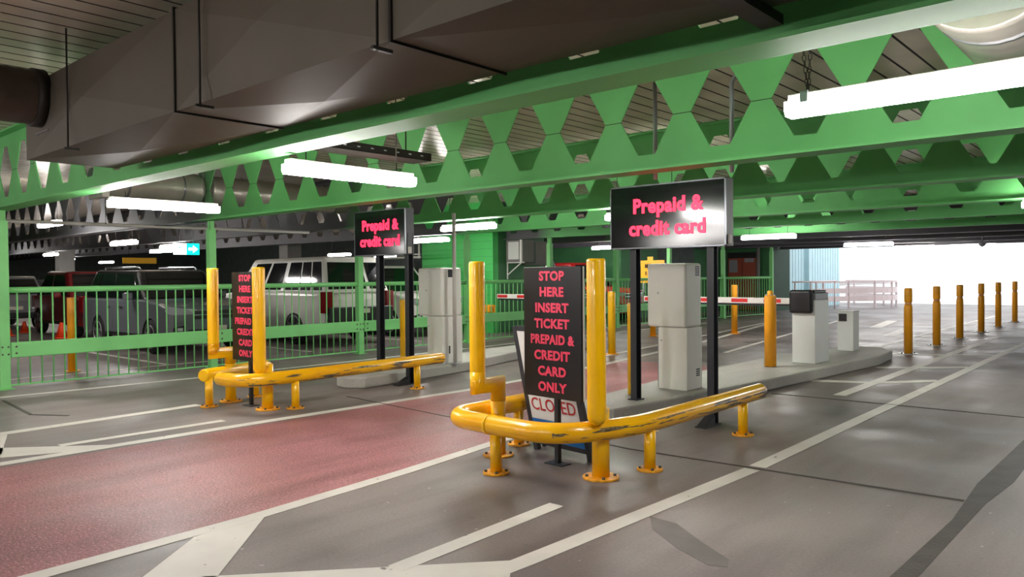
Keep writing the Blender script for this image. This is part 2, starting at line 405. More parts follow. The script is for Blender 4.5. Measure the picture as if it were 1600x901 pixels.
# green block room behind the fence (lamp light on the end painted as a brighter green than the side)
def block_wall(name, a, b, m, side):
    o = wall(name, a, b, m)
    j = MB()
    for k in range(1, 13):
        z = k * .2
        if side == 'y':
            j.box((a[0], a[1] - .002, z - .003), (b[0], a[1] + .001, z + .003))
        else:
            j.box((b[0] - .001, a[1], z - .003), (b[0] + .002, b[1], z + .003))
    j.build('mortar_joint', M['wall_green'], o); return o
block_wall('wall_room_end', (-16.3, 14.5, 0), (-13.55, 14.7, 3.44), 'block_green_lit', 'y')
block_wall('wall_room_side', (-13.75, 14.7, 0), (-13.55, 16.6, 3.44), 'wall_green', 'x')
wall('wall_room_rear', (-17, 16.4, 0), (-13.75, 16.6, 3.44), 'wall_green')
wall('wall_bay_rear', (-19.3, 16.6, 0), (-19.0, 24, 3.44), 'wall_dark')
wall('wall_green_side', (-14.6, 21.6, 0), (-14.3, 29.0, 3.44), 'wall_green')
wall('wall_bay_end', (-19, 21.6, 0), (-14.6, 21.9, 3.44), 'wall_green')
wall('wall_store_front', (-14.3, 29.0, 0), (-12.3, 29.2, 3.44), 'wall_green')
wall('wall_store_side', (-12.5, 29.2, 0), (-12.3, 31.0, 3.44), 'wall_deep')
# wall panels on the long green wall
pn = MB().box((-14.3, 24.0, .1), (-14.27, 26.6, 2.7)).build('trim_1', M['wall_dark']); tag(pn, kind='structure')
# pale blue sheeted wall past the end of the deck
w = MB()
y = 31.0
while y < 37.2:
    w.box((-12.6, y, 0), (-12.42, y + .26, 3.0)); w.box((-12.6, y + .26, 0), (-12.46, y + .32, 3.0)); y += .32
tag(w.build('wall_blue', M['wall_blue']), kind='structure')
tag(MB().box((-12.42, 33.0, 0), (-12.25, 33.25, 3.0)).build('trim_2', M['wall_blue']), kind='structure')
# red double door in the store front
dr = MB().box((-14.05, 28.97, .02), (-12.75, 29.0, 2.35)).build('door_1', M['trim']); tag(dr, 'pair of red brown doors in a dark frame', kind='structure')
for x0, x1 in ((-14.0, -13.42), (-13.4, -12.82)):
    MB().box((x0, 28.93, .04), (x1, 28.97, 2.12)).build('door_leaf', M['door_red'], dr, .004)
MB().box((-13.95, 28.92, 1.55), (-13.6, 28.935, 2.05)).build('door_glass', M['grey_plastic'], dr)
MB().box((-13.3, 28.92, 1.95), (-12.9, 28.935, 2.1)).build('door_vent', M['grey_plastic'], dr)
MB().cyl((-12.9, 28.93, 1.15), (-12.9, 28.86, 1.15), .04, 12).build('door_knob', M['chrome'], dr)

# ------------------------------------------------------------------ castellated beams
P0, PX = -3.03, .733
ZB, ZT = 2.445, 3.435
def beam(Y, x0, x1, label, mk='beam'):
    r = thing('castellated_beam', label, 'beam', ((x0 + x1) / 2, Y, ZB), 'green castellated beams across the ceiling')
    k0 = math.floor((x0 - P0) / PX) + 1; k1 = math.floor((x1 - P0) / PX)
    w = MB(); za, zm, zc = 2.603, 2.935, 3.267; hb, hm = .09, .28
    xs = [x0]
    for k in range(k0, k1):
        c = P0 + k * PX; xs += [c - hb, c + hb]
    xs.append(x1)
    for i in range(len(xs) - 1):
        for zlo, zhi in ((2.462, za), (zc, 3.418)):
            w.quad((xs[i], Y, zlo), (xs[i + 1], Y, zlo), (xs[i + 1], Y, zhi), (xs[i], Y, zhi))
    for k in range(k0, k1 - 1):
        c = P0 + k * PX; e = c + PX
        w.quad((c + hb, Y, za), (e - hb, Y, za), (e - hm, Y, zm), (c + hm, Y, zm)); w.quad((c + hm, Y, zm), (e - hm, Y, zm), (e - hb, Y, zc), (c + hb, Y, zc))
    c = P0 + k0 * PX; w.quad((x0, Y, za), (c - hb, Y, za), (c - hm, Y, zm), (x0, Y, zm)); w.quad((x0, Y, zm), (c - hm, Y, zm), (c - hb, Y, zc), (x0, Y, zc))
    c = P0 + (k1 - 1) * PX; w.quad((c + hb, Y, za), (x1, Y, za), (x1, Y, zm), (c + hm, Y, zm)); w.quad((c + hm, Y, zm), (x1, Y, zm), (x1, Y, zc), (c + hb, Y, zc))
    w.build('web', M[mk], r, solid=.012, merge=True)
    MB().box((x0, Y - .125, ZB), (x1, Y + .125, 2.465)).build('bottom_flange', M[mk], r)
    MB().box((x0, Y - .125, 3.415), (x1, Y + .125, ZT)).build('top_flange', M[mk], r)
    return r
BY = [3.15 + 2.97 * i for i in range(10)]
BL = ['nearest green castellated beam, partly hidden by the big sheet-metal duct', 'brightly lit green castellated beam, second from the camera, above the STOP HERE signs',
      'third green castellated beam, shaded, just beyond the hanging Prepaid signs', 'fourth green castellated beam, lit bright behind the galvanised pole',
      'fifth green castellated beam, over the bright green block room', 'sixth green castellated beam from the camera, beyond the block room',
      'seventh beam from the camera, grey, dim and thin in the distance', 'eighth beam from the camera, dim under the distant lights',
      'ninth beam from the camera, next to last before daylight', 'last and farthest beam, at the bright daylight opening']
for i, Y in enumerate(BY):
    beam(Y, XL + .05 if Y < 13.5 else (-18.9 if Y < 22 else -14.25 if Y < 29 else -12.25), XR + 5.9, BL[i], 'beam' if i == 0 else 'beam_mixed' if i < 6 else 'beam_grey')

# ------------------------------------------------------------------ fence posts and panels
FP = [(-12.1, 3.16), (-12.1, 6.13), (-12.1, 9.13), (-12.1, 12.1), (-12.1, 15.05), (-12.1, 18.02), (-12.1, 20.97), (-11.75, 23.9), (-11.32, 26.85)]
PLAB = ['green fence post at the left edge of the view', 'green post rising behind the left tall yellow guard pipe', 'green post behind the smaller Prepaid sign',
        'green post in front of the bright green block wall', 'green post behind the tall STOP HERE board, below the fifth beam', 'green post just right of the tall yellow pipe, in front of the red ute',
        'green post rising above the nearer ticket machine', 'green post left of the red brown doors', 'green post right of the red brown doors']
for (px, py), lab in zip(FP, PLAB):
    r = thing('fence_post', lab, 'post', (px, py, 0), 'green posts carrying the fence and beams')
    MB().box((px - .06, py - .06, .012), (px + .06, py + .06, 2.3)).build('column', M['green'], r, .006)
    MB().box((px - .05, py - .035, 2.3), (px + .0, py + .035, 2.44)).box((px + .012, py - .035, 2.3), (px + .05, py + .035, 2.44)).build('head_bracket', M['green'], r, .003)
    MB().box((px - .1, py - .1, 0), (px + .1, py + .1, .012)).build('base_plate', M['green'], r)
    for z in (.48, .58):
        for s in (-1, 1): MB().cyl((px + .06, py + s * .035, z), (px + .072, py + s * .035, z), .012, 8).build('bolt', M['bolt'], r)
FLAB = ['green fence panel at far left, in front of the grey car', 'green fence panel in front of the white ute', 'green fence panel in front of the white wagon, behind the left ticket machine',
        'green fence panel in front of the bright green block wall', 'green fence panel behind the tall STOP HERE board', 'green fence panel in front of the red ute',
        'green fence panel in front of the dark green wall, behind the boom', 'green fence panel below the red brown doors']
for i in range(len(FP) - 1):
    a = Vector((*FP[i], 0)); b = Vector((*FP[i + 1], 0)); dv = (b - a).normalized(); nrm = Vector((dv.y, -dv.x, 0)); Lg = (b - a).length
    a2 = a + dv * .065; b2 = b - dv * .065
    r = thing('railing', FLAB[i], 'fence', tuple((a + b) / 2), 'green fence panels along the parking bays')
    Z = lambda p, z, o=0: tuple(p + Vector((0, 0, z)) + nrm * o)
    MB().tube([Z(a2, 1.355), Z(b2, 1.355)], .042, 14).build('top_rail', M['green'], r)
    MB().bar(Z(a2, .535, .055), Z(b2, .535, .055), .05, .21).build('guard_board', M['green'], r, .012, 3)
    MB().bar(Z(a2, .05), Z(b2, .05), .04, .02).build('bottom_rail', M['green'], r)
    for q in (a2 + dv * .06, b2 - dv * .06):
        for z in (.49, .58): MB().cyl(Z(q, z, .08), Z(q, z, .092), .014, 8).build('bolt', M['bolt'], r)
    m = int((Lg - .2) / .145)
    for k in range(m):
        q = a2 + dv * (.1 + k * (Lg - .33) / (m - 1))
        MB().tube([Z(q, .05), Z(q, 1.33)], .011, 6).build('baluster', M['green'], r)

# ------------------------------------------------------------------ yellow guard hoops
def disc(mb, c, r=.11): mb.cyl((c[0], c[1], 0), (c[0], c[1], .016), r, 20)
def bolts(par, c, r):
    for k in range(4):
        an = PI / 4 + k * PI / 2; MB().cyl((c[0] + r * math.cos(an), c[1] + r * math.sin(an), .011), (c[0] + r * math.cos(an), c[1] + r * math.sin(an), .032), .012, 8).build('bolt', M['bolt'], par)
def leg(root, c, ztop, rad, dr):
    l = MB().cyl((c[0], c[1], .01), (c[0], c[1], ztop), rad, 20).build('leg', M['yellow'], root)
    b = MB(); disc(b, c, dr); p = b.build('base_plate', M['rust'], l, .003)
    bolts(l, c, dr * .78)
def cap_prof(z0, z1, r): return [(r, z0), (r, z1 - .02), (r * .97, z1 - .008), (r * .86, z1)]
def smooth_path(pts, it=3):
    pts = [Vector(p) for p in pts]
    for _ in range(it):
        q = [pts[0]]
        for a, b in zip(pts, pts[1:]): q += [a * .75 + b * .25, a * .25 + b * .75]
        q.append(pts[-1]); pts = q
    return pts
def end_round(pts, r):
    a, b = pts[-1], pts[-2]; d = (a - b).normalized()
    return pts + [a + d * .012, a + d * .022], [r] * len(pts) + [r * .93, r * .7]
def stubtall(root, foot, tall, zj, ztop, r, rfoot):
    MB().lathe((tall[0], tall[1], 0), [(r, zj - r * .2)] + cap_prof(zj + .01, ztop, r), 24).build('tall_pipe', M['yellow'], root)
    MB().tube([(tall[0], tall[1], zj + .12), (tall[0], tall[1], zj), (foot[0], foot[1], zj), (foot[0], foot[1], zj - .14)], r, 24).build('offset_elbow', M['yellow'], root)
    leg(root, foot, zj - .02, rfoot, .13)
def guard_near():
    r = thing('guard_rail', 'near scraped yellow pipe guard with two tall pipes, wrapping around the large STOP HERE board', 'guard rail', (-3.8, 4.7, 0), 'yellow pipe guards')
    z = .37
    pts = smooth_path([(-4.45, 5.16, z), (-4.45, 4.7, z), (-4.45, 4.22, z), (-3.85, 4.2, z), (-3.35, 4.2, z), (-3.12, 4.72, z), (-3.08, 5.2, z), (-3.09, 7.05, z)])
    p, rad = end_round(pts, .075)
    MB().tube(p, .075, 22, True, rad).build('hoop_rail', M['yellow_scraped'], r)
    MB().tube([(-3.99, 4.2, z), (-3.965, 4.2, z)], .0775, 22).build('weld_band', M['yellow'], r)
    for c in ((-3.93, 4.22), (-3.09, 5.05), (-3.1, 6.7), (-4.45, 5.08)): leg(r, c, z - .03, .045, .1)
    stubtall(r, (-4.31, 4.66), (-4.33, 4.44), .60, 1.615, .064, .062)
    # right tall pipe stands outside its foot and dips in front of the hoop
    MB().lathe((-3.165, 4.46, 0), [(.02, .425), (.05, .44), (.068, .475)] + cap_prof(.52, 1.615, .068), 24).build('tall_pipe', M['yellow'], r)
    MB().tube([(-3.165, 4.46, .52), (-3.24, 4.64, .5)], .05, 16).build('offset_elbow', M['yellow'], r)
    leg(r, (-3.245, 4.62), .52, .065, .135)
guard_near()
def guard_far():
    r = thing('guard_rail', 'farther yellow pipe guard in front of the green fence, around the narrow-looking STOP HERE board', 'guard rail', (-8.2, 4.7, 0), 'yellow pipe guards')
    z = .37
    pts = smooth_path([(-8.12, 4.2, z), (-7.95, 4.2, z), (-7.68, 4.3, z), (-7.64, 4.8, z), (-7.66, 5.4, z), (-7.72, 7.2, z)])
    p, rad = end_round(pts, .075); p = [p[0] - (p[1] - p[0]).normalized() * .02] + p; rad = [.05] + rad
    MB().tube(p, .075, 22, True, rad).build('hoop_rail', M['yellow_scraped'], r)
    MB().tube([(-8.53, 4.2, z), (-8.54, 4.22, z), (-8.85, 5.2, z)], .075, 22, True, [.066, .075, .075]).build('side_rail', M['yellow'], r)
    for c in ((-8.53, 4.27), (-7.64, 4.85), (-7.71, 6.75), (-8.81, 5.02)): leg(r, c, z - .03, .045, .1)
    stubtall(r, (-8.7, 4.63), (-8.7, 4.42), .60, 1.615, .066, .064)
    MB().lathe((-7.75, 4.47, 0), [(.02, .425), (.05, .44), (.07, .475)] + cap_prof(.52, 1.615, .07), 24).build('tall_pipe', M['yellow'], r)
    MB().tube([(-7.75, 4.47, .52), (-7.83, 4.62, .5)], .05, 16).build('offset_elbow', M['yellow'], r)
    leg(r, (-7.83, 4.61), .52, .065, .135)
guard_far()

# ------------------------------------------------------------------ STOP HERE boards
STOP = ['STOP', 'HERE', 'INSERT', 'TICKET', 'PREPAID &', 'CREDIT', 'CARD', 'ONLY']
def stop_sign(cx, cy, label, hw=.3, rot=0):
    r = thing('stop_board', label, 'sign', (cx, cy, 0), 'black STOP HERE boards')
    MB().box((cx - hw, cy - .03, .53), (cx + hw, cy - .008, 1.565)).build('board', M['black_satin'], r, .002)
    MB().box((cx - hw, cy - .0075, .53), (cx + hw, cy + .012, 1.565)).build('backing', M['white_board'], r, .002)
    for i, t in enumerate(STOP):
        text('lettering', t, M['pink_letters'], r, (cx, cy - .0315, 1.49 - i * .1255), .07, 1.06 if len(t) < 9 else .93, .042, depth=.003, space=1.06)
    MB().box((cx - .02, cy + .014, .006), (cx + .02, cy + .054, 1.3)).build('post', M['black_post'], r, .003)
    MB().box((cx - .09, cy - .03, 0), (cx + .09, cy + .09, .008)).build('base_plate', M['black_post'], r)
    for z in (.7, 1.2): MB().box((cx - .06, cy + .012, z - .015), (cx + .06, cy + .02, z + .015)).build('clamp', M['steel'], r)
    r.rotation_euler = (0, 0, rot)
stop_sign(-3.755, 4.72, 'large black STOP HERE INSERT TICKET board in the near yellow guard', .305, -.07)
stop_sign(-8.23, 4.6, 'black STOP HERE INSERT TICKET board in the farther yellow guard, cut by a yellow pipe')

# ------------------------------------------------------------------ lane closed A-frame
def a_frame():
    r = thing('a_frame_sign', 'white LANE CLOSED folding sign with blue foot, behind the large STOP HERE board', 'sign', (-3.95, 5.15, 0))
    BLp, BRp = Vector((-4.2, 5.04, 0)), Vector((-3.58, 4.97, 0)); u = (BRp - BLp).normalized()
    up = Vector((-.27, .03, 1.05)); n = u.cross(up).normalized()
    if n.y > 0: n = -n
    P = lambda a, b, o=0: BLp + u * a + up * b + n * o
    wd = (BRp - BLp).length
    m = MB()
    for a in (0, wd): m.bar(P(a, 0), P(a, 1), .045, .045)
    m.bar(P(0, .985), P(wd, .985), .04, .045); m.bar(P(0, .075), P(wd, .075), .035, .045)
    m.build('frame', M['black_post'], r)
    m = MB(); m.slab([P(.02, .26, .012), P(wd - .02, .26, .012), P(wd - .02, .97, .012), P(.02, .97, .012)], n, .006); pnl = m.build('panel', M['white_board'], r)
    m = MB(); m.slab([P(.02, .09, .012), P(wd - .02, .09, .012), P(wd - .02, .258, .012), P(.02, .258, .012)], n, .006); m.build('blue_band', M['blue'], r)
    R = Matrix((u, up.normalized(), n)).transposed().to_4x4()
    text('lettering', 'LANE', M['dark_red'], r, P(wd / 2, .53, .021), .105, .95, .012, R, .002)
    text('lettering', 'CLOSED', M['dark_red'], r, P(wd / 2, .375, .021), .105, .95, .004, R, .002)
    back = Vector((-.06, .14, 0)); m = MB()
    for a in (.03, wd - .03): m.bar(P(a, .97, -.03), BLp + u * a + back, .035, .035)
    m.bar(BLp + u * .03 + back * .85 + Vector((0, 0, .16)), BLp + u * (wd - .03) + back * .85 + Vector((0, 0, .16)), .03, .03)
    m.build('rear_leg', M['black_post'], r)
a_frame()

# ------------------------------------------------------------------ Prepaid sign boxes
def prepaid(x0, x1, yf, z0, z1, posts, label):
    r = thing('sign_box', label, 'sign', ((x0 + x1) / 2, yf + .07, 0), 'hanging Prepaid and credit card signs')
    t = .16
    MB().box((x0, yf + .012, z0), (x1, yf + t, z1)).build('case', M['black_post'], r, .004)
    MB().box((x0 + .012, yf, z0 + .012), (x1 - .012, yf + .0125, z1 - .012)).build('face', M['black_panel'], r)
    f = MB()
    for a, b in (((x0, z0), (x1, z0 + .014)), ((x0, z1 - .014), (x1, z1)), ((x0, z0), (x0 + .014, z1)), ((x1 - .014, z0), (x1, z1))):
        f.box((a[0], yf - .004, a[1]), (b[0], yf + .012, b[1]))
    f.build('frame', M['alu'], r)
    w = x1 - x0; cx = (x0 + x1) / 2
    text('lettering', 'Prepaid &', M['red_glow'], r, (cx + .02, yf - .004, z0 + .44 * (z1 - z0) / .67), .145, .93, .036, depth=.006, space=1.06)
    text('lettering', 'credit card', M['red_glow'], r, (cx + .015, yf - .004, z0 + .205 * (z1 - z0) / .67), .145, .91, .036, depth=.006, space=1.06)
    MB().box((x1, yf + .04, z0 + .02), (x1 + .02, yf + .1, z0 + .11)).build('junction_box', M['housing'], r, .004)
    for (px, py, zb, foot) in posts:
        MB().box((px - .035, py - .05, zb + .01), (px + .035, py - .04, z0 + .3)).box((px - .035, py - .04, zb + .01), (px - .025, py + .05, z0 + .3)).box((px - .035, py + .04, zb + .01), (px + .035, py + .05, z0 + .3)).build('post', M['black_post'], r)
        if foot:
            MB().prism([(px - .06, py - .26), (px + .06, py - .26), (px + .06, py + .06), (px - .06, py + .06)], 0, .012).slab([(px - .05, py - .25, .012), (px - .05, py - .05, .012), (px - .05, py - .05, .1)], (1, 0, 0), .1).build('foot', M['black_post'], r)
        else:
            MB().box((px - .06, py - .07, zb), (px + .06, py + .07, zb + .012)).build('foot', M['black_post'], r)
prepaid(-4.70, -3.36, 6.9, 1.77, 2.435, [(-4.47, 7.03, .15, False), (-3.55, 6.99, 0, True)], 'large black Prepaid and credit card sign over the near ticket machine')
prepaid(-9.25, -8.1, 6.9, 1.80, 2.45, [(-8.82, 7.03, .15, False), (-8.13, 6.99, 0, True)], 'smaller-looking black Prepaid and credit card sign on the left, in front of the white ute')

# ------------------------------------------------------------------ kerb islands
def kerb(name, poly, label):
    o = MB().prism(poly, 0, .15).build(name, M['kerb'], None, .02, 3); tag(o, label, 'kerb', 'concrete kerb islands'); return o
kerb('kerb_island', [(-4.72, 6.25), (-4.5, 6.22), (-4.33, 6.4), (-4.22, 7.2), (-4.02, 9.5), (-3.74, 13.1), (-3.84, 14.2), (-4.2, 14.75), (-4.6, 14.7), (-5.1, 12.5), (-5.1, 8.6), (-4.95, 7), (-4.86, 6.4)], 'concrete kerb island under the near ticket machine and barrier cabinet')
kerb('kerb_island', [(-8.75, 6.2), (-8.5, 6.15), (-8.25, 6.3), (-8.32, 7.2), (-8.5, 8.6), (-9.0, 10.4), (-9.35, 13.5), (-9.75, 13.8), (-9.95, 13.5), (-9.75, 10.2), (-9.3, 8.2), (-8.95, 6.6)], 'concrete kerb island under the left ticket machine')

# ------------------------------------------------------------------ ticket machines
def machine(x0, y0, label, w=.44, dp=.46, vents=True, over=.11):
    r = thing('ticket_machine', label, 'ticket machine', (x0 + w / 2, y0 + dp / 2, .15), 'white ticket machines')
    zb = .15; zs = .88
    MB().box((x0 + .02, y0, zb), (x0 + w, y0 + dp, zs - .004)).build('lower_cabinet', M['cream_cab'], r, .008)
    u = MB().box((x0 - over, y0 - .02, zs), (x0 + w - .005, y0 + dp, 1.625)).build('upper_cabinet', M['cream_cab'], r, .03, 4)
    MB().box((x0 + .0, y0 + .02, zb + .01), (x0 + .022, y0 + dp - .02, zs - .01)).build('door_edge', M['grey_plastic'], r)
    MB().cyl((x0 + .03, y0 - .021, 1.28), (x0 + .03, y0 - .03, 1.28), .012, 10).build('lock', M['steel'], u)
    MB().cyl((x0 + .06, y0 + .0, .72), (x0 + .06, y0 - .008, .72), .01, 10).build('lock', M['steel'], r)
    for z0, n in ((1.48, 5), (.3, 4)):
        v = MB()
        if vents:
            for k in range(n): v.box((x0 + w - .006, y0 + dp - .15, z0 + k * .024), (x0 + w + .001, y0 + dp - .06, z0 + k * .024 + .015))
        else:
            v.box((x0 + w - .006, y0 + dp * .3, z0), (x0 + w + .001, y0 + dp * .3 + (.09 if z0 > 1 else .03), z0 + .12))
        v.build('vent', M['dark_plastic'], r)
machine(-4.73, 7.90, 'white ticket machine on the near kerb island, under the large Prepaid sign', w=.4, dp=.36, over=.12)
machine(-8.93, 8.02, 'white ticket machine on the left kerb island, beside the galvanised pole', w=.37, dp=.42, vents=False, over=.17)
r = MB().tube([(-8.44, 8.16, .15), (-8.44, 8.16, 2.46)], .03, 12).build('conduit_pole', M['housing']); tag(r, 'slim galvanised pole beside the left ticket machine', 'pole')
MB().box((-8.5, 8.1, .15), (-8.38, 8.22, .165)).build('base_plate', M['steel'], r)

# ------------------------------------------------------------------ barriers
def barrier(x0, y0, label, xe):
    w, dp = .35, .56
    r = thing('barrier_gate', label, 'barrier', (x0 + w / 2, y0 + dp / 2, .15), 'boom barriers')
    MB().box((x0, y0, .15), (x0 + w, y0 + dp, 1.1)).build('cabinet', M['white_cab'], r, .012)
    MB().box((x0 - .02, y0 - .08, .9), (x0 + w - .03, y0 + .02, 1.25)).build('drive_cover', M['dark_plastic'], r, .04, 4)
    MB().box((x0 + .02, y0 + .02, 1.1), (x0 + w, y0 + dp - .02, 1.2)).build('head', M['grey_plastic'], r, .01)
    MB().box((x0 + .02, y0 + .02, 1.2), (x0 + w - .02, y0 + dp - .05, 1.24)).build('lid', M['dark_plastic'], r, .012)
    bz = 1.08; by = y0 - .03
    b = MB().box((xe, by - .02, bz - .045), (x0 + .05, by + .02, bz + .045)).build('boom', M['boom_white'], r, .006)
    MB().box((xe + .05, by - .012, bz - .075), (x0, by + .012, bz - .046)).build('rubber_edge', M['dark_plastic'], b)
    x = xe + .02
    while x + .27 < x0:
        MB().box((x, by - .0215, bz - .028), (x + .27, by + .0215, bz + .028)).build('red_stripe', M['boom_red'], b); x += .53
barrier(-4.49, 11.4, 'boom barrier with white cabinet and dark head on the near kerb island', -7.05)
barrier(-9.25, 11.5, 'boom barrier mostly hidden, its boom tip showing left of the large STOP board', -10.6)
r = thing('ticket_reader', 'small white ticket reader pillar at the far end of the near kerb island', 'ticket reader', (-4.47, 13.85, .15))
MB().box((-4.6, 13.7, .15), (-4.33, 14.0, .82)).build('pillar', M['white_cab'], r, .008)
MB().box((-4.57, 13.69, .66), (-4.44, 13.705, .79)).build('reader_slot', M['dark_plastic'], r)
MB().box((-4.62, 13.68, .82), (-4.32, 14.01, .84)).build('lid', M['white_cab'], r, .004)

# ------------------------------------------------------------------ yellow bollards
def bollard_row():
    ys = [15.3, 17.4, 19.5, 21.85, 24.1, 26.7]
    pos = ['nearest', 'second', 'third', 'fourth', 'fifth', 'farthest']
    proto = None
    for y, p in zip(ys, pos):
        lab = {'nearest': 'amber bollard nearest the kerb end in the row leading to daylight', 'farthest': 'farthest amber bollard at the right end of the row'}.get(p, p + ' amber bollard from the kerb end in the row leading to daylight')
        if proto is None:
            r = thing('bollard', lab, 'bollard', (-3.87, y, 0), 'amber bollards in the hatched row')
            MB().lathe((-3.87, y, 0), [(.072, .012), (.072, .84), (.069, .88), (.06, .905)], 20).build('lower_tube', M['amber'], r)
            MB().lathe((-3.87, y, 0), [(.06, .905), (.058, .925), (.06, .945)], 20).build('reflective_band', M['amber_band'], r)
            MB().lathe((-3.87, y, 0), [(.06, .945), (.069, .97), (.069, 1.18), (.064, 1.2), (.05, 1.208)], 20).build('upper_tube', M['amber'], r)
            b = MB(); b.cyl((-3.87, y, 0), (-3.87, y, .012), .17, 24); b.build('base_plate', M['steel'], r)
            bolts(r, (-3.87, y), .12)
            proto = r
        else: dup(proto, (-3.87, y, 0), lab)
bollard_row()
def bollard(x, y, z, h, rad, label, m='amber', plate=True, cap=False):
    r = thing('bollard', label, 'bollard', (x, y, z), 'single yellow bollards')
    MB().lathe((x, y, z), [(rad, .01), (rad, h - .02), (rad * .9, h)], 20).build('tube', M[m], r)
    if plate: MB().cyl((x, y, z), (x, y, z + .012), rad + .06, 20).build('base_plate', M['rust'], r)
    if cap:
        MB().lathe((x, y, z), [(rad * .45, h), (rad * .48, h + .01), (rad * .48, h + .06), (rad * .3, h + .07)], 16).build('cap', M[m], r)
        for k in range(6):
            an = k * PI / 3; MB().cyl((x + rad * .75 * math.cos(an), y + rad * .75 * math.sin(an), z + h - .02), (x + rad * .75 * math.cos(an), y + rad * .75 * math.sin(an), z + h + .02), .01, 8).build('bolt', M['steel'], r)
bollard(-13.59, 4.5, 0, 1.2, .065, 'amber bollard behind the green fence at far left, beside the grey car')
bollard(-4.53, 10.7, .15, 1.03, .083, 'thick yellow bollard with a cap, on the near kerb beside the boom', 'amber', False, True)
bollard(-4.68, 7.27, .15, 1.03, .045, 'slim yellow bollard left of the large Prepaid sign post, on the near kerb', 'yellow', False)
bollard(-8.83, 7.45, .15, 1.0, .04, 'slim yellow bollard on the left kerb between the Prepaid sign posts', 'yellow', False)
bollard(-8.16, 12.0, 0, 1.18, .072, 'yellow bollard just right of the tall near guard pipe, beyond the red lane', 'yellow')
bollard(-8.52, 17.95, 0, 1.22, .075, 'amber bollard beyond the boom, in front of the fence')
bollard(-9.75, 16.1, 0, 1.1, .07, 'amber bollard almost hidden behind the near ticket machine')

# ------------------------------------------------------------------ sheet metal duct
def duct():
    y0, y1, z0, z1 = 2.2, 2.95, 2.55, 3.185; xl, xr = -7.66, 4.0
    r = thing('air_duct', 'large rectangular galvanised air duct running above the nearest beam', 'duct', (-2.5, 2.57, z0))
    js = [xl, -4.77, -2.66, -.55, 1.56, xr]
    for a, b in zip(js, js[1:]):
        m = MB(); cx = (a + b) / 2; cy = (y0 + y1) / 2; cz = (z0 + z1) / 2; e = .045
        A = [(a, y0, z0), (b, y0, z0), (b, y1, z0), (a, y1, z0), (a, y0, z1), (b, y0, z1), (b, y1, z1), (a, y1, z1)]
        def cross(i, apex):
            for k in range(4): m.add([A[i[k]], A[i[(k + 1) % 4]], apex], [(0, 1, 2)])
        cross((0, 1, 5, 4), (cx, y0 - e, cz)); cross((2, 3, 7, 6), (cx, y1 + .01, cz)); cross((0, 3, 2, 1), (cx, cy, z0 - e)); cross((4, 5, 6, 7), (cx, cy, z1 + e))
        if a == xl: m.add([A[0], A[4], A[7], A[3]], [(0, 1, 2, 3)])
        m.build('duct_section', M['duct'], r)
    f = MB
    for x in js[1:-1]:
        m = MB(); g = .013
        for p, q in (((x - .008, y0 - g, z0 - g), (x + .008, y0, z1 + g)), ((x - .008, y1, z0 - g), (x + .008, y1 + .008, z1 + g)), ((x - .008, y0, z0 - g), (x + .008, y1, z0)), ((x - .008, y0, z1), (x + .008, y1, z1 + g))):
            m.box(p, q)
        m.build('joint_flange', M['duct_rib'], r)
    for x in (-6.5, -4.35, -2.7, -.6):
        m = MB(); m.cyl((x, y0 - .05, z0 - .05), (x, y0 - .05, 3.44), .007, 8); m.bar((x, y0 - .08, z0 - .04), (x, y0 + .03, z0 - .04), .022, .016)
        m.build('hanger', M['duct_rib'], r)
    m = MB(); m.bar((-1.25, 2.25, 2.5), (-1.25, 2.98, 2.5), .09, .04); m.build('support_channel', M['duct_rib'], r)
    return r
AD = duct()
r = AD
m = MB(); pts = []; rad = []
y = -1.5
while y < 2.12: pts += [(-7.2, y, 3.01), (-7.2, y + .06, 3.01)]; rad += [.225, .222]; y += .09
m.tube(pts, .22, 28, True, rad); o = m.build('branch_pipe', M['branch'], r); o['label'] = 'dark round branch pipe'
MB().tube([(-7.2, 2.1, 3.01), (-7.2, 2.19, 3.01)], .24, 28).build('collar', M['duct_rib'], r)
MB().bar((-7.33, 2.185, 2.73), (-7.03, 2.185, 2.73), .02, .012).build('collar_strap', M['alu'], r)

def flex(x, y0, y1, z, R, label, group=None, cat='duct'):
    r = thing('flexible_duct', label, cat, (x, (y0 + y1) / 2, z - R), group)
    m = MB(); pts = []; rad = []; y = y0; k = 0
    while y < y1: pts.append((x, y, z)); rad.append(R + (.008 if k % 2 else 0) + .004 * math.sin(k * 1.7)); y += .05; k += 1
    m.tube(pts, R, 32, True, rad); m.build('hose', M['flex'], r)
    for yy_ in (y0 + .3, y1 - .35):
        MB().tube([(x, yy_, z), (x, yy_ + .03, z)], R + .012, 32).build('strap', M['alu'], r)
    return r
flex(-.76, 4.4, 6.0, 3.05, .345, 'silver ribbed flexible duct at the top right, above the nearest light')
r = flex(-12.35, 4.55, 6.05, 2.97, .24, 'silver flexible duct at left above the long light, with a white round outlet')
MB().box((-12.62, 4.45, 2.72), (-12.08, 4.55, 3.2)).build('outlet_plate', M['housing'], r)
MB().tube([(-12.35, 4.4, 2.97), (-12.35, 4.45, 2.97)], .2, 24).build('outlet_ring', M['alu'], r)
flex(-12.35, 6.2, 9.0, 2.97, .24, 'silver flexible duct seen through the holes of the second beam')

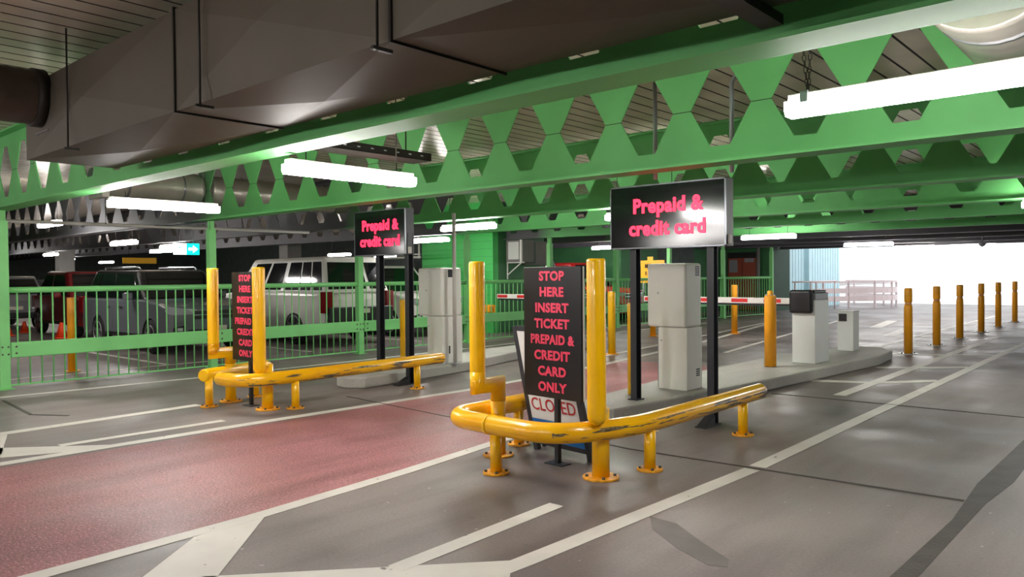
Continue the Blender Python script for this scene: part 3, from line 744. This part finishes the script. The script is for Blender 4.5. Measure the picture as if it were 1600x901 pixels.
# ------------------------------------------------------------------ batten lights
def batten(c, axis, label, L=1.25, chains=0, far=False, ang=0.0, real=True):
    x, y, z = c
    dv = Vector((1, 0, 0)) if axis == 'x' else Vector((0, 1, 0))
    if ang: dv = Matrix.Rotation(ang, 3, 'Z') @ dv
    sd = Vector((-dv.y, dv.x, 0)); C0 = Vector(c)
    r = thing('batten_light', label, 'light', (x, y, z), 'fluorescent batten lights')
    prof = [(-.062, .03), (-.062, -.02), (-.045, -.045), (.045, -.045), (.062, -.02), (.062, .03)]
    m = MB(); n = len(prof)
    vs = [C0 + dv * s * L / 2 + sd * a + Vector((0, 0, b)) for s in (-1, 1) for a, b in prof]
    m.add(vs, [list(range(n)), list(range(n, 2 * n))] + [(i, (i + 1) % n, n + (i + 1) % n, n + i) for i in range(n)])
    m.build('diffuser', M['lens_far' if far else 'lens'], r)
    m = MB(); m.bar(C0 - dv * (L / 2 - .01) + Vector((0, 0, .05)), C0 + dv * (L / 2 - .01) + Vector((0, 0, .05)), .085, .042); m.build('housing', M['housing'], r, .006)
    if chains:
        for s in (-.42, .42):
            p = C0 + dv * s * L
            m = MB(); m.bar(p - dv * .02 + Vector((0, 0, .045)), p + dv * .02 + Vector((0, 0, .045)), .13, .06); m.build('clip', M['alu'], r)
            m = MB()
            for e in ((-.1, 1), (.05, 1)) if chains > 1 else ((0, 1),):
                q = p + dv * e[0] * 1.0; top = Vector((q.x, q.y, 3.44)); bot = p + Vector((0, 0, .05))
                nl = int((top - bot).length / .032); d_ = (top - bot).normalized(); s1 = d_.cross(dv if abs(d_.dot(dv)) < .9 else sd).normalized(); s2 = d_.cross(s1)
                for k in range(nl):
                    ce = bot + (top - bot) * ((k + .5) / nl); sv = s1 if k % 2 else s2
                    pl = [ce + d_ * a * .02 + sv * b * .008 for a, b in ((-1, 0), (-.6, 1), (.6, 1), (1, 0), (.6, -1), (-.6, -1), (-1, 0))]
                    m.tube(pl, .0028, 5, False)
            m.build('chain', M['chain'], r)
    else:
        for s in (-.36, .36):
            p = C0 + dv * s * L; MB().cyl(p + Vector((0, 0, .04)), (p.x, p.y, 3.44), .005, 6).build('hanger', M['chain'], r)
    return r
batten((-.98, 4.1, 2.385), 'x', 'nearest batten light on chains, at the upper right edge', 1.3, 2)
batten((-5.12, 3.82, 2.33), 'y', 'batten light left of centre, below a perforated tray')
batten((-8.85, 3.95, 2.33), 'y', 'long batten light at left below the silver flexible duct')
batten((-17.1, 5.3, 2.6), 'x', 'short looking batten light far left, beside the nearest beam end', 1.15)
batten((-9.37, 9.4, 2.34), 'x', 'batten light crossing behind the top of the galvanised pole')
batten((-13.4, 12.15, 2.34), 'x', 'batten light right of the smaller Prepaid sign', 1.25)
batten((-18.6, 7.3, 2.33), 'x', 'dim angled batten light above the grey car', 1.3, far=True)
batten((-7.2, 16.9, 2.33), 'x', 'batten light right of the large Prepaid sign')
batten((-7.1, 23.8, 2.33), 'x', 'batten light above the pale blue wall end, left of two', 1.35, far=True)
batten((-6.9, 27.9, 2.33), 'x', 'batten light near daylight, right of two', 1.25, far=True)
batten((-5.8, 9.35, 2.34), 'x', 'batten light mostly hidden behind the left edge of the large Prepaid sign')
batten((-13.25, 19.5, 2.33), 'x', 'batten light below the left corner of the large Prepaid sign', 1.4)
batten((-28.7, 8.9, 2.33), 'x', 'batten light in front of the concrete pillar at far left', 1.1, far=True)
batten((-36, 11.8, 2.33), 'x', 'small batten light right of the far left pillar', 1.4, far=True)
batten((-40.8, 15.15, 2.33), 'x', 'tiny batten light left of the grey car roof', 1.6, far=True)
batten((-20, 9.05, 2.33), 'x', 'batten light behind the exit sign', 1.15, far=True)
batten((-25, 20.2, 2.33), 'x', 'distant batten light under the smaller Prepaid sign', 1.3, far=True)
batten((-24, 17.2, 2.33), 'x', 'distant batten light left of the one under the smaller Prepaid sign', 1.3, far=True)
batten((-5.6, 30.2, 2.36), 'x', 'last batten light at the daylight opening', 1.3, far=True)
batten((-23.5, 10.3, 2.33), 'x', 'distant batten light behind the second tall yellow pipe', 1.3, far=True)
batten((-32.5, 8.2, 2.33), 'x', 'tiny batten light beside the leftmost green post', 1.0, far=True)
batten((-1.0, 11.75, 2.36), 'x', 'batten light at the right edge under the fourth beam', 1.25)
batten((-15.5, 17.9, 2.33), 'x', 'batten light above the black wagon', 1.25)
for x in (-3.2, -7.9, -12.6, -17.3):
    batten((x, -1.3, 2.38), 'x', 'batten light in the row behind the camera', 1.3)
for x in (-.9, -5.6, -10.3):  # unseen row, added to brighten the front floor
    batten((x, -4.3, 2.38), 'x', 'unseen batten light added behind the camera to brighten the front floor', 1.3)

r = thing('cable_tray', 'dark perforated cable tray above the batten light left of centre', 'cable tray', (-5.35, 4.4, 2.55))
m = MB(); m.box((-5.45, 3.3, 2.55), (-5.2, 4.75, 2.556)); m.box((-5.45, 3.3, 2.55), (-5.444, 4.75, 2.62)); m.box((-5.206, 3.3, 2.55), (-5.2, 4.75, 2.62)); m.build('tray', M['duct_rib'], r)
for k in range(10):
    MB().box((-5.199, 3.36 + k * .14, 2.582), (-5.1985, 3.39 + k * .14, 2.592)).build('slot', M['steel'], r)
for y in (3.6, 4.55): MB().cyl((-5.32, y, 2.556), (-5.32, y, 3.44), .006, 6).build('hanger', M['chain'], r)
def conduit(x, y, z0, z1, label, elbow=0):
    pts = [(x, y, z0), (x, y, z1 - .12), (x + elbow * .04, y + .02, z1 - .04), (x + elbow * .3, y + .03, z1)] if elbow else [(x, y, z0), (x, y, z1)]
    o = MB().tube(pts, .022, 10).build('conduit', M['steel'], None); tag(o, label, 'conduit')
conduit(-4.05, 6.75, 2.46, 3.43, 'steel conduit seen through a lit hole of the second beam')
conduit(-3.25, 6.8, 2.46, 3.42, 'bent steel conduit behind a hole of the second beam, above the large Prepaid sign', 1)
r = thing('tube_rail', 'long pale conduit rail hanging below the beams at upper left', 'rail', (-16, 6.6, 2.4))
MB().tube([(-14.2, 3.6, 2.44), (-13.6, 9.0, 2.42)], .03, 8).build('rail', M['housing'], r)
for q in ((-14.0, 5.2), (-13.75, 7.6)): MB().cyl((q[0], q[1], 2.44), (q[0], q[1], 3.44), .006, 6).build('hanger', M['chain'], r)

# ------------------------------------------------------------------ exit sign
r = thing('exit_sign', 'lit exit sign with white and turquoise halves and a white arrow, hanging at left', 'exit sign', (-16, 7.56, 2.0))
MB().box((-16.06, 7.3, 2.0), (-16.0, 7.56, 2.24)).build('white_half', M['exit_white'], r)
MB().box((-16.06, 7.56, 2.0), (-16.0, 7.84, 2.24)).build('green_half', M['exit_green'], r)
ar = [(7.6, 2.09), (7.7, 2.09), (7.7, 2.04), (7.81, 2.12), (7.7, 2.2), (7.7, 2.15), (7.6, 2.15)]
MB().slab([(-15.999, a, b) for a, b in ar], (1, 0, 0), .004).build('arrow', M['exit_white'], r)
fg = MB()
fg.cyl((-15.998, 7.41, 2.15), (-15.994, 7.41, 2.15), .016, 10)
for a, b in (((7.405, 2.13), (7.395, 2.085)), ((7.395, 2.085), (7.42, 2.05)), ((7.395, 2.085), (7.375, 2.045)), ((7.405, 2.12), (7.43, 2.1)), ((7.405, 2.12), (7.38, 2.1))):
    fg.bar((-15.996, *a), (-15.996, *b), .004, .012, (1, 0, 0))
fg.build('running_figure', M['exit_green'], r)
m = MB()
for y in (7.42, 7.72): m.cyl((-16.03, y, 2.24), (-16.03, y, 2.62), .006, 6)
m.bar((-16.03, 7.1, 2.62), (-16.03, 8.1, 2.62), .03, .02); m.build('hanger', M['steel'], r)
for y in (7.2, 8.0): MB().cyl((-16.03, y, 2.62), (-16.03, y, 3.44), .006, 6).build('rod', M['steel'], r)

# ------------------------------------------------------------------ pillars
def pillar(x, y, w, label):
    r = thing('concrete_pillar', label, 'pillar', (x, y, 0), 'grey concrete pillars')
    MB().box((x - w / 2, y - w / 2, 0), (x + w / 2, y + w / 2, 3.43)).build('shaft', M['wall_grey'], r, .02)
pillar(-30.6, 9.95, .5, 'grey concrete pillar at far left behind a lit batten')
pillar(-21.3, 13.4, .5, 'grey concrete pillar rising behind the white ute')
pillar(-41.5, 9.6, .7, 'distant grey pillar beside the leftmost green post')

# ------------------------------------------------------------------ vehicles (built nose to +X, then placed)
def wheel(root, x, y, R, side):
    t = MB(); s = side
    pr = [(-.11, R * .62), (-.11, R * .93), (-.08, R), (.08, R), (.11, R * .93), (.11, R * .62)]
    pts = [(x, y - .1, R), (x, y - .085, R), (x, y - .06, R), (x, y + .06, R), (x, y + .085, R), (x, y + .1, R)]
    t.tube(pts, R, 28, True, [R * .7, R * .93, R, R, R * .93, R * .7]); ty = t.build('wheel', M['rubber'], root)
    m = MB(); yo = y + s * .1
    m.cyl((x, yo, R), (x, yo + s * .004, R), R * .68, 24); m.build('rim_dish', M['trim'], ty)
    m = MB()
    for k in range(5):
        an = k * 2 * PI / 5 + .3
        c, sn = math.cos(an), math.sin(an)
        m.bar((x + c * R * .1, yo + s * .008, R + sn * R * .1), (x + c * R * .66, yo + s * .008, R + sn * R * .66), .016, R * .2, (c * 0 - sn, 0, c))
    ring = [(x + R * .66 * math.cos(a * PI / 12), yo + s * .008, R + R * .66 * math.sin(a * PI / 12)) for a in range(25)]
    m.tube(ring, .012, 6, False); m.cyl((x, yo, R), (x, yo + s * .016, R), R * .16, 12); m.build('rim', M['alloy'], ty)

def car(name, label, cat, paint, L=4.6, Wd=1.8, H=1.7, wb=2.67, foh=.95, belt=1.02, hood=.98, nose=.72, xf0=None, xf1=None, xr0=.25, xr1=.5, R=.34, loc=(0, 0, 0), rot=0.0,
        group=None, panes=((.06, .46), (.5, .93)), rear_panes=1, clad=True, roof=None, wag=True, rails=False, ute=False, plate=None, tail='v'):
    root = thing(name, label, cat, (0, 0, 0), group); hw = Wd / 2
    xr_w = L - foh - wb; xf_w = L - foh
    xf0 = xf0 or L - 1.25; xf1 = xf1 or L - 1.95
    def arch(cx, r, d):
        return [(cx + d * r * math.cos(PI - k * PI / 8) * 1.0, .30 + r * math.sin(k * PI / 8) * 1.06) for k in range(9)]
    prof = [(.06, .34), (.0, .5), (.0, .62), (.04, belt * .86), (.1, belt), (xf0 - .15, belt + .01), (xf0, belt)]
    prof += [(xf0 + (L - xf0) * .55, hood * .99), (L - .22, hood * .93), (L - .06, nose + .1), (L, nose - .05), (L, .46), (L - .07, .30)]
    prof += [(xf_w + .4, .30)] + [(xf_w + .4 * math.cos(k * PI / 8), .30 + .43 * math.sin(k * PI / 8)) for k in range(1, 8)] + [(xf_w - .4, .30)]
    prof += [(xr_w + .4, .30)] + [(xr_w + .4 * math.cos(k * PI / 8), .30 + .43 * math.sin(k * PI / 8)) for k in range(1, 8)] + [(xr_w - .4, .32)]
    n = len(prof); m = MB(); rings = []
    for f, sx, sz in ((-1, .965, .9), (-.985, .985, .97), (-.9, .996, .99), (-.5, 1, 1), (.5, 1, 1), (.9, .996, .99), (.985, .985, .97), (1, .965, .9)):
        ring = []
        for x, z in prof:
            endk = (abs(x - L / 2) / (L / 2)) ** 6
            zz_ = z if z < .5 else .5 + (z - .5) * sz
            ring.append(((x - L / 2) * (1 - (1 - sx) * endk * 1.6 - .05 * endk * abs(f) ** 3) + L / 2, f * hw, zz_))
        rings.append(ring)
    vs = [p for ring in rings for p in ring]
    fs = [(i * n + k, i * n + (k + 1) % n, (i + 1) * n + (k + 1) % n, (i + 1) * n + k) for i in range(7) for k in range(n)]
    fs += [list(range(n))[::-1], list(range(7 * n, 8 * n))]
    m.add(vs, fs, False); body = m.build('body', M[paint], root, .015, 2)
    # greenhouse
    bw, rw = hw * .95, hw * .78
    B = {(0, s): Vector((xr0 - .15, s * bw, belt - .03)) for s in (-1, 1)} | {(1, s): Vector((xf0, s * bw, belt - .03)) for s in (-1, 1)}
    T = {(0, s): Vector((xr1, s * rw, H)) for s in (-1, 1)} | {(1, s): Vector((xf1, s * rw, H - .02)) for s in (-1, 1)}
    g = MB(); g.add([B[0, -1], B[1, -1], B[1, 1], B[0, 1], T[0, -1], T[1, -1], T[1, 1], T[0, 1]], [(3, 2, 1, 0), (4, 5, 6, 7), (0, 1, 5, 4), (1, 2, 6, 5), (2, 3, 7, 6), (3, 0, 4, 7)])
    g.build('cabin', M[roof or paint], root, .07, 3)
    def onside(u, v, s): 
        a = B[0, s].lerp(B[1, s], u); b = T[0, s].lerp(T[1, s], u); return a.lerp(b, v)
    def onend(e, u, v):
        a = B[e, -1].lerp(B[e, 1], u); b = T[e, -1].lerp(T[e, 1], u); return a.lerp(b, v)
    for s in (-1, 1):
        for u0, u1 in panes:
            q = [onside(u0, .1, s), onside(u1, .1, s), onside(u1 - (.02 if u1 > .9 else 0), .86, s), onside(u0 + .0, .86, s)]
            MB().slab([p - Vector((0, s * .005, 0)) for p in q], (0, s, .15), .014).build('side_window', M['glass'], root, .004)
        for x in (xr_w, xf_w): wheel(root, x, s * (hw - .1), R, s)
        m = MB()
        for x in (xr_w, xf_w):
            m.tube([(x + .41 * math.cos(k * PI / 10), s * (hw - .03), .30 + .44 * math.sin(k * PI / 10)) for k in range(11)], .022, 6)
        m.build('arch_trim', M['trim' if clad else paint], root)
        q = xf0 - .55
        m = MB(); m.box((q, s * (hw + .01), belt - .02), (q + .12, s * (hw + .19), belt + .13)); m.build('mirror', M[paint], root, .03, 3)
        m = MB(); m.box((xr_w + .42, s * (hw - .05), .3), (xf_w - .42, s * (hw + .004), .38)); m.build('sill', M['trim'], root, .01)
        for hx in ((xr_w + .55, xf0 - 1.15) if len(panes) > 1 and not ute else (xf0 - 1.15,)):
            MB().box((hx, s * (hw - .01), belt - .2), (hx + .18, s * (hw + .018), belt - .165)).build('door_handle', M['chrome' if clad else paint], root, .006)
        if not ute:
            m = MB()
            for dx in (xr_w + .85, xf0 - .28): m.box((dx - .003, s * (hw - .004), .4), (dx + .003, s * (hw + .0015), belt - .06))
            m.build('door_gap', M['trim'], root)
        # lamps
        def lamp_strip(sec, mk, nm):      # follows the rounded corner of the nose
            v = []
            for fy, dx, zl, zh in sec:
                for z_ in (zl, zh):
                    ex = dx - (.06 if z_ > nose + .06 else 0); v += [(L - ex + .008, s * hw * fy, z_), (L - ex - .06, s * hw * fy * .96, z_)]
            f_ = []
            for i in range(len(sec) - 1):
                a = i * 4; b = a + 4; f_ += [(a, b, b + 2, a + 2), (a + 1, a + 3, b + 3, b + 1), (a, a + 1, b + 1, b), (a + 2, b + 2, b + 3, a + 3)]
            e = (len(sec) - 1) * 4; f_ += [(0, 2, 3, 1), (e, e + 1, e + 3, e + 2)]
            MB().add(v, f_).build(nm, M[mk], root)
        lamp_strip([(.45, .012, nose - .04, nose + .05), (.7, .035, nose - .05, nose + .07), (.9, .095, nose - .05, nose + .1), (.985, .17, nose - .03, nose + .11), (1.004, .27, nose + .02, nose + .12)], 'lamp_clear', 'headlight')
        lamp_strip([(.68, .03, .42, .6), (.85, .075, .44, .56), (.92, .1, .46, .54)], 'trim', 'fog_lamp_recess')
        lamp_strip([(.74, .038, .48, .54), (.84, .07, .48, .54)], 'lamp_clear', 'fog_lamp')
        m = MB()
        if tail == 'v': m.box((-.012, s * (hw - .2), .72), (.2, s * (hw + .006), belt + .02)) 
        else: m.box((-.012, s * (hw - .5), .78), (.22, s * (hw + .006), belt - .02))
        m.build('tail_light', M['lamp_red'], root, .01)
    q = [onend(1, .07, .06), onend(1, .93, .06), onend(1, .9, .9), onend(1, .1, .9)]; MB().slab(q, (1, 0, .8), .014).build('windscreen', M['glass'], root)
    rp = [(.06, .94)] if rear_panes == 1 else [(.05, .3), (.36, .95)]
    for a, b in rp:
        q = [onend(0, a, .12), onend(0, b, .12), onend(0, b, .84), onend(0, a, .84)]; MB().slab([p + Vector((.004, 0, 0)) for p in q], (-1, 0, .2), .016).build('rear_window', M['glass'], root)
    m = MB(); m.box((L - .05, -hw * .5, nose - .14), (L + .012, hw * .5, nose + .04)); m.box((L - .05, -hw * .62, .38), (L + .01, hw * .62, .5)); m.build('grille', M['trim'], root, .015)
    m = MB()
    for z in (nose + .03, nose - .06): m.box((L + .0, -hw * .55, z - .012), (L + .02, hw * .55, z + .012))
    m.build('grille_bar', M['chrome'], root, .004)
    MB().box((-.09 if ute else -.03, -hw * .92, .36), (.06, hw * .92, .84 if ute else .52)).build('rear_bumper', M['trim' if (clad or ute) else paint], root, .03, 3)
    for xp, d_ in ((L + .024, 1), (-.096 if ute else -.034, -1)):
        zp = .46 if d_ > 0 else (.7 if ute else .6)
        MB().box((xp - .006, -.19, zp), (xp + .006, .19, zp + .1)).build('number_plate', M['plate'], root)
    if rails:
        for s in (-1, 1): MB().tube([(xr1 + .15, s * rw * .85, H - .01), (xr1 + .2, s * rw * .85, H + .05), (xf1 - .2, s * rw * .85, H + .04), (xf1 - .1, s * rw * .85, H - .02)], .016, 8).build('roof_rail', M['chrome'], root)
    root.location = loc; root.rotation_euler = (0, 0, rot)
    return root
# grey SUV, nose towards the fence
car('suv', 'dark grey SUV parked nose to the fence at left', 'car', 'paint_grey', L=4.7, Wd=1.82, H=1.7, loc=(-19.15, 7.42, 0), group='parked cars', xf1=2.75, xr1=.55, rails=True,
    panes=((.05, .2), (.23, .5), (.53, .9)), nose=.84, hood=1.02, belt=1.08, roof='paint_black')
# white ute with canopy, tail towards the fence: nose at -X
u = car('ute', 'white ute with a windowed canopy, parked tail to the fence', 'car', 'paint_white', L=5.2, Wd=1.86, H=1.95, wb=3.05, foh=.95, belt=1.16, hood=1.1, nose=.9, R=.39, xr0=.2, xr1=.32,
    xf0=3.85, xf1=3.2, loc=(-13.75, 10.4, 0), rot=PI, group='parked cars', panes=((.03, .135), (.15, .255), (.27, .42), (.47, .66), (.69, .9)), rear_panes=2, ute=True, clad=False)
text('plate_lettering', 'D57 XG', M['black_ink'], u, (-.105, 0, .75), .06, .8, .01, Matrix.Rotation(-PI / 2, 4, 'Z') @ Matrix.Rotation(PI / 2, 4, 'X'), .002)
m = MB()
for xk in (.9, 1.9): m.bar((xk, -.62, 1.9), (xk, .62, 1.9), .05, .03); m.cyl((xk, -.6, 1.83), (xk, -.6, 1.9), .02, 6); m.cyl((xk, .6, 1.83), (xk, .6, 1.9), .02, 6)
m.build('roof_rack', M['trim'], u)
car('suv', 'white SUV parked nose to the fence, behind the left Prepaid sign posts', 'car', 'paint_white', L=4.7, Wd=1.82, H=1.8, loc=(-18.7, 13.1, 0), group='parked cars', xf1=2.85, xr1=.5, belt=1.1, hood=1.08, nose=.86)
car('wagon', 'black wagon with a roof rack parked beyond the large STOP board', 'car', 'paint_black', L=4.4, Wd=1.8, H=2.1, loc=(-17.7, 17.95, 0), group='parked cars', xf1=2.85, xr1=.45, belt=1.14, hood=1.1, nose=.9, rails=True)
car('ute', 'red ute parked nose to the fence right of the tall near yellow pipe', 'car', 'paint_red', L=4.4, Wd=1.74, H=1.92, loc=(-17.4, 20.3, 0), group='parked cars', xf1=2.5, belt=1.1, hood=1.08, nose=.88)
car('hatchback', 'dark red hatchback behind the grey SUV at far left', 'car', 'paint_maroon', L=4.1, Wd=1.75, H=1.72, loc=(-24.6, 8.0, 0), group='parked cars', xr1=.7)
car('hatchback', 'silver wagon left of the dark red hatchback', 'car', 'paint_silver', L=4.3, Wd=1.76, H=1.6, loc=(-26.0, 7.1, 0), rot=PI, group='parked cars')
car('sedan', 'white car seen side on near the left pillar', 'car', 'paint_white', L=4.5, Wd=1.78, H=1.5, loc=(-37.2, 8.7, 0), rot=-.35, group='parked cars', xr0=.5, xr1=1.0)
car('sedan', 'dark car at the far left beside the leftmost green post', 'car', 'paint_black', L=4.5, Wd=1.78, H=1.5, loc=(-39.5, 11.4, 0), rot=-.2, group='parked cars', xr0=.5, xr1=1.0)

# ------------------------------------------------------------------ small things
def cone(x, y, label, h=.3):
    r = thing('traffic_cone', label, 'traffic cone', (x, y, 0), 'small orange cones behind the fence')
    MB().lathe((x, y, 0), [(h * .36, .03), (h * .12, h * .9), (h * .09, h)], 14).build('cone', M['orange'], r)
    MB().box((x - h * .42, y - h * .42, 0), (x + h * .42, y + h * .42, .03)).build('foot', M['orange'], r, .01)
cone(-24.5, 6.9, 'small orange cone nearest the left green post, behind the fence', .32)
cone(-23.4, 6.2, 'small orange cone in the middle of three behind the fence', .34)
cone(-21.4, 6.85, 'small orange cone beside the amber bollard behind the fence', .4)
r = thing('hanging_sign', 'yellow sign with black letters, mostly hidden by the near ticket machine', 'sign', (-12.95, 21.36, 0))
MB().box((-13.43, 21.35, 1.22), (-12.5, 21.38, 1.95)).build('face', M['sign_yellow'], r)
text('lettering', 'MI', M['black_ink'], r, (-13.14, 21.347, 1.76), .14, .8, .01)
text('lettering', 'R', M['black_ink'], r, (-13.17, 21.347, 1.52), .13, .8, .01)
MB().box((-13.22, 21.345, 1.32), (-13.08, 21.35, 1.35)).build('dash', M['black_ink'], r)
m = MB()
for x in (-13.3, -12.65): m.cyl((x, 21.4, 0), (x, 21.4, 1.95), .025, 8)
m.build('stand', M['steel'], r)
MB().box((-13.12, 21.35, 1.95), (-12.92, 21.38, 2.07)).build('top_tab', M['sign_yellow'], r)
r = thing('wall_cabinet', 'pale grey cabinet on a bracket on the side of the green block room', 'cabinet', (-13.4, 15.3, 1.85))
MB().box((-13.54, 15.0, 1.85), (-13.0, 15.5, 2.43)).build('case', M['wall_grey'], r, .01)
MB().box((-13.45, 14.985, 1.92), (-13.08, 15.0, 2.38)).build('panel', M['white_board'], r)
MB().box((-13.03, 14.97, 1.85), (-12.98, 15.02, 2.43)).build('edge_strip', M['boom_white'], r)
MB().bar((-13.55, 15.05, 1.84), (-12.95, 15.05, 1.84), .03, .03).bar((-13.55, 15.05, 1.5), (-13.05, 15.05, 1.83), .025, .025).bar((-13.54, 15.05, 1.4), (-13.54, 15.05, 1.84), .03, .03).build('bracket', M['boom_white'], r)
r = thing('service_panel', 'dark grey panel on the green block room side, right of the pale cabinet', 'panel', (-13.5, 16.1, 1.8))
MB().box((-13.54, 15.62, 1.78), (-13.4, 16.55, 2.43)).build('case', M['wall_grey'], r, .01)
MB().box((-13.4, 15.66, 1.82), (-13.39, 16.05, 2.4)).build('door', M['wall_dark'], r)
r = thing('guard_block', 'small yellow guard block fixed low on the bright green block wall', 'guard', (-13.3, 14.3, 0))
MB().box((-13.82, 14.3, .55), (-13.5, 14.47, .71)).build('block', M['amber'], r, .02)
MB().box((-13.85, 14.47, .52), (-13.47, 14.5, .74)).build('base_plate', M['rust'], r)
# pipe frame under the distant ceiling between the white cars
r = thing('pipe_frame', 'pale pipe frame hung above the white SUV', 'pipe frame', (-16.3, 14.0, 2.0))
MB().tube([(-18.6, 13.9, 2.02), (-15.7, 13.9, 2.02)], .03, 8).tube([(-18.6, 13.9, 2.1), (-15.7, 13.9, 2.1)], .02, 8).tube([(-15.75, 13.9, 1.98), (-15.75, 13.9, 3.44)], .025, 8).tube([(-17.3, 13.9, 1.98), (-17.3, 13.9, 3.44)], .025, 8).build('pipes', M['housing'], r)
r = thing('clearance_board', 'yellow board hung under the far ceiling, above the grey car roof', 'board', (-28.9, 11.8, 2.05))
MB().box((-28.93, 11.3, 2.05), (-28.9, 12.5, 2.26)).build('board', M['sign_yellow'], r)
for y in (11.5, 12.3): MB().cyl((-28.915, y, 2.26), (-28.915, y, 3.44), .008, 6).build('hanger', M['chain'], r)
# dome camera
r = thing('dome_camera', 'small dome camera under the ceiling at right, towards daylight', 'camera', (-4.3, 24.4, 2.2))
MB().lathe((-4.3, 24.4, 2.18), [(.02, 0), (.07, .03), (.09, .09), (.09, .12)], 16).build('dome', M['grey_plastic'], r)
MB().cyl((-4.3, 24.4, 2.3), (-4.3, 24.4, 3.44), .015, 8).build('stem', M['grey_plastic'], r)
r = thing('drain_pipe', 'pale round downpipe left of the red brown doors', 'pipe', (-14.15, 28.85, 0))
MB().cyl((-14.17, 28.85, 0), (-14.17, 28.85, 3.43), .06, 14).build('pipe', M['wall_grey'], r)
r = thing('drain_pipe', 'pale round downpipe across the right red brown door', 'pipe', (-12.7, 28.75, 0))
MB().cyl((-12.68, 28.8, 0), (-12.68, 28.8, 3.43), .07, 14).build('pipe', M['wall_grey'], r)
# conduits below the smaller far ceiling: handrail in front of the store
r = thing('handrail', 'pale pipe handrail running from the fence end towards the ramp', 'handrail', (-11.3, 31, 0))
m = MB().tube([(-11.2, 28.5, 1.16), (-11.1, 33.0, 1.16)], .03, 8)
for y in (28.6, 30.8, 32.9): m.cyl((-11.15, y, 0), (-11.15, y, 1.15), .03, 8)
m.build('pipe', M['pale_rail'], r)
# ramp guard rails outside
def ramp_rail(k, pts, label):
    r = thing('crash_barrier', label, 'crash barrier', (*pts[0], 0), 'pale crash barriers by the exit ramp')
    P = smooth_path([(x, y, 0) for x, y in pts], 2)
    for z in (.38, .72, 1.1):
        m = MB()
        for a, b in zip(P, P[1:]): m.bar(a + Vector((0, 0, z)), b + Vector((0, 0, z)), .06, .22 if z < 1 else .08)
        m.build('rail', M['pale_rail'], r)
    for i in range(0, len(P), 3):
        MB().box((P[i].x - .04, P[i].y - .04, 0), (P[i].x + .04, P[i].y + .04, 1.15)).build('post', M['pale_rail'], r)
ramp_rail(0, [(-12.0, 32.5), (-11.2, 34.2), (-10.0, 35.2), (-9.6, 36.4), (-10.4, 38.5), (-13, 40)], 'curved pale crash barrier at the foot of the outdoor ramp')
